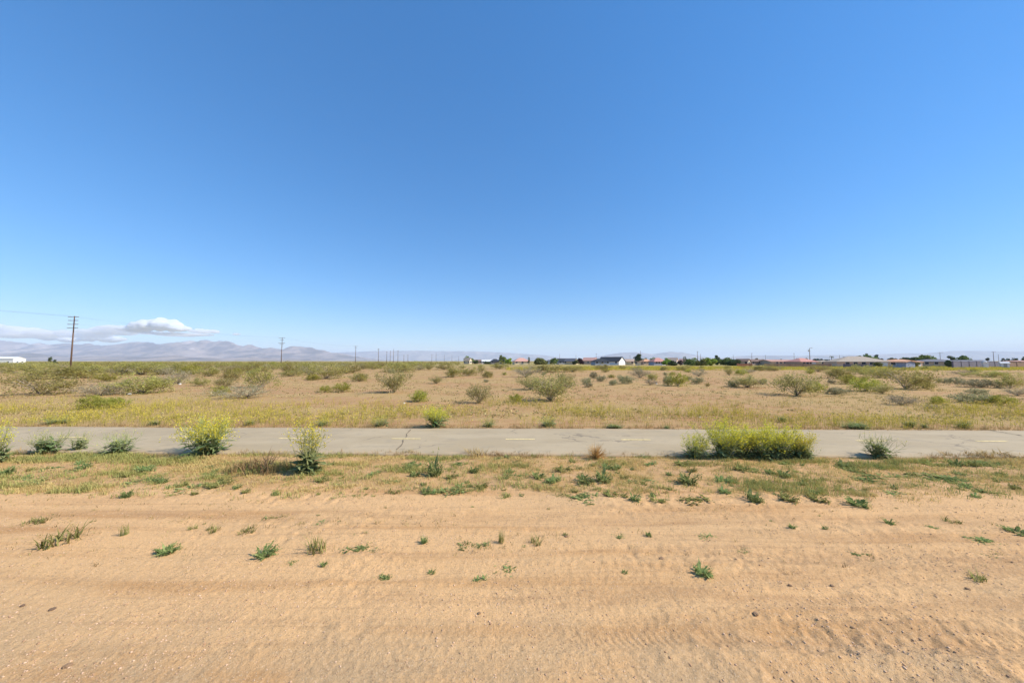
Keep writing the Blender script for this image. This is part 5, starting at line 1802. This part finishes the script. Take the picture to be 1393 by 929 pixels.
# ------------------------------------------------------------------ air: one box of even, pale haze over the whole plain
m, nt, out = new_mat('haze_air')
pv = nd(nt, "ShaderNodeVolumePrincipled")
pv.inputs["Color"].default_value = (0.72, 0.82, 1.0, 1)
pv.inputs["Density"].default_value = 3.4e-5
pv.inputs["Anisotropy"].default_value = 0.0
nt.links.new(pv.outputs[0], out.inputs["Volume"])
mb = MB()
mb.box(-58000, 58000, -51000, 57000, -6, 1330)
kind(link('haze', mb.mesh('haze', m)), 'stuff')


# ------------------------------------------------------------------ clouds: soft lumpy bodies of vapour above and beyond the haze
def cloud(blobs, Y, dens, label, seed, base_px):
    import bmesh
    rng = np.random.default_rng(seed)
    m, nt, out = new_mat('cloud_vapour')
    pv = nd(nt, "ShaderNodeVolumePrincipled")
    pv.inputs["Color"].default_value = (1, 1, 1, 1)
    pv.inputs["Density"].default_value = dens
    pv.inputs["Anisotropy"].default_value = 0.2
    nt.links.new(pv.outputs[0], out.inputs["Volume"])
    bm = bmesh.new()
    zb = at_y(0, base_px, Y)[1]
    for (px, py, w, h) in blobs:
        for k in range(7):
            f = rng.uniform(-.5, .5)
            x, z = at_y(px + f * w, py, Y)
            rw = w / FPX * Y * rng.uniform(.16, .30) * (1.15 - abs(f))
            rh = h / FPX * Y * rng.uniform(.30, .5) * (1.25 - 1.3 * abs(f))
            r = bmesh.ops.create_icosphere(bm, subdivisions=3, radius=1)['verts']
            yo = rng.uniform(-.5, .5) * rw
            for v in r:
                n = float(fbm(np.array([v.co.x * 2 + k + px]), np.array([v.co.y * 2 + v.co.z * 2]), seed + k, 3)[0])
                q = .75 + .5 * n
                v.co = (x + v.co.x * rw * q, Y + yo + v.co.y * rw * q, z + rng.uniform(-.02, .02) * rh + v.co.z * rh * q)
    for v in bm.verts:
        if v.co.z < zb:
            v.co.z = zb + (v.co.z - zb) * .15
    me = bpy.data.meshes.new('cloud')
    bm.to_mesh(me)
    bm.free()
    me.materials.append(m)
    o = link('cloud', me)
    rm = o.modifiers.new('merge', 'REMESH')
    rm.mode = 'VOXEL'
    rm.voxel_size = Y / FPX * 0.9
    tag(o, label, 'cloud', "clouds over the mountains")


cloud([(212, 441, 44, 19), (198, 444, 36, 14), (230, 443, 38, 16), (184, 447, 36, 9), (246, 447, 34, 8)], 31000, .012, "brightest white flat-bottomed cloud above the mountains", 3, 451.5)
cloud([(160, 447, 60, 9), (135, 451, 60, 9), (180, 453, 90, 7), (115, 456, 50, 8), (230, 455, 90, 5)], 32500, .0035, "thin greyish cloud trailing west of the brightest cloud", 5, 459)
cloud([(122, 458, 30, 12), (150, 461, 34, 10), (100, 462, 36, 8), (72, 459, 40, 8)], 40500, .014, "small white cloud resting on the ridge right of the tallest pole", 7, 467)
cloud([(20, 449, 60, 12), (60, 454, 60, 10), (-40, 446, 100, 16), (85, 452, 40, 7), (10, 456, 80, 8)], 36500, .0035, "broad pale lilac cloud bank behind the tallest pole", 9, 462)
cloud([(285, 451, 26, 6), (268, 450, 26, 6)], 33000, .006, "wispy cloud shred touching the brightest cloud's east end", 11, 455)
cloud([(322, 454.5, 10, 4)], 33500, .006, "tiny lone cloud puff left of the second pole", 13, 456.5)

# ------------------------------------------------------------------ light
sun = bpy.data.lights.new('sun', 'SUN')
sun.energy, sun.angle, sun.color = 3.25, R(.55), (1.0, .945, .86)
so = bpy.data.objects.new('sun', sun)
C.objects.link(so)
from mathutils import Vector
sd = Vector((math.sin(SUN_AZ) * math.cos(SUN_EL), math.cos(SUN_AZ) * math.cos(SUN_EL), math.sin(SUN_EL)))
so.rotation_euler = sd.to_track_quat('Z', 'Y').to_euler()
so.location = (60, -10, 60)

world = bpy.data.worlds.new("World")
sc = bpy.context.scene
sc.world = world
world.use_nodes = True
nt = world.node_tree
nt.nodes.clear()
sky = nt.nodes.new("ShaderNodeTexSky")
sky.sky_type = 'NISHITA'
sky.sun_disc = False
sky.sun_elevation, sky.sun_rotation = SUN_EL, SUN_AZ
sky.altitude, sky.air_density, sky.dust_density, sky.ozone_density = 700, 1.2, 0.1, 10.0
bg = nt.nodes.new("ShaderNodeBackground")
bg.inputs["Strength"].default_value = 0.15
wo = nt.nodes.new("ShaderNodeOutputWorld")
gm = nt.nodes.new("ShaderNodeGamma")
gm.inputs[1].default_value = 0.70
hs = nt.nodes.new("ShaderNodeHueSaturation")
hs.inputs["Saturation"].default_value = 1.32
hs.inputs["Hue"].default_value = 0.504
nt.links.new(sky.outputs[0], gm.inputs[0])
nt.links.new(gm.outputs[0], hs.inputs["Color"])
nt.links.new(hs.outputs[0], bg.inputs[0])
nt.links.new(bg.outputs[0], wo.inputs[0])

# ------------------------------------------------------------------ camera
cam = bpy.data.cameras.new('camera')
cam.sensor_width, cam.lens = 36.0, FPX / 1393 * 36.0
cam.clip_start, cam.clip_end = 0.1, 200000
co = bpy.data.objects.new('camera', cam)
C.objects.link(co)
co.location = (0, 0, H)
co.rotation_euler = (math.pi / 2 + PITCH, 0, 0)
sc.camera = co

sc.view_settings.view_transform = 'Standard'
sc.view_settings.look = 'None'
sc.view_settings.exposure = 0.95
sc.view_settings.gamma = 1.0
sc.view_settings.use_curve_mapping = False
cy = sc.cycles
cy.max_bounces, cy.diffuse_bounces, cy.glossy_bounces, cy.transmission_bounces = 20, 2, 1, 2
cy.volume_bounces, cy.transparent_max_bounces = 20, 8
cy.use_denoising = True
cy.use_adaptive_sampling = True
cy.adaptive_threshold = 0.01
cy.use_fast_gi = False
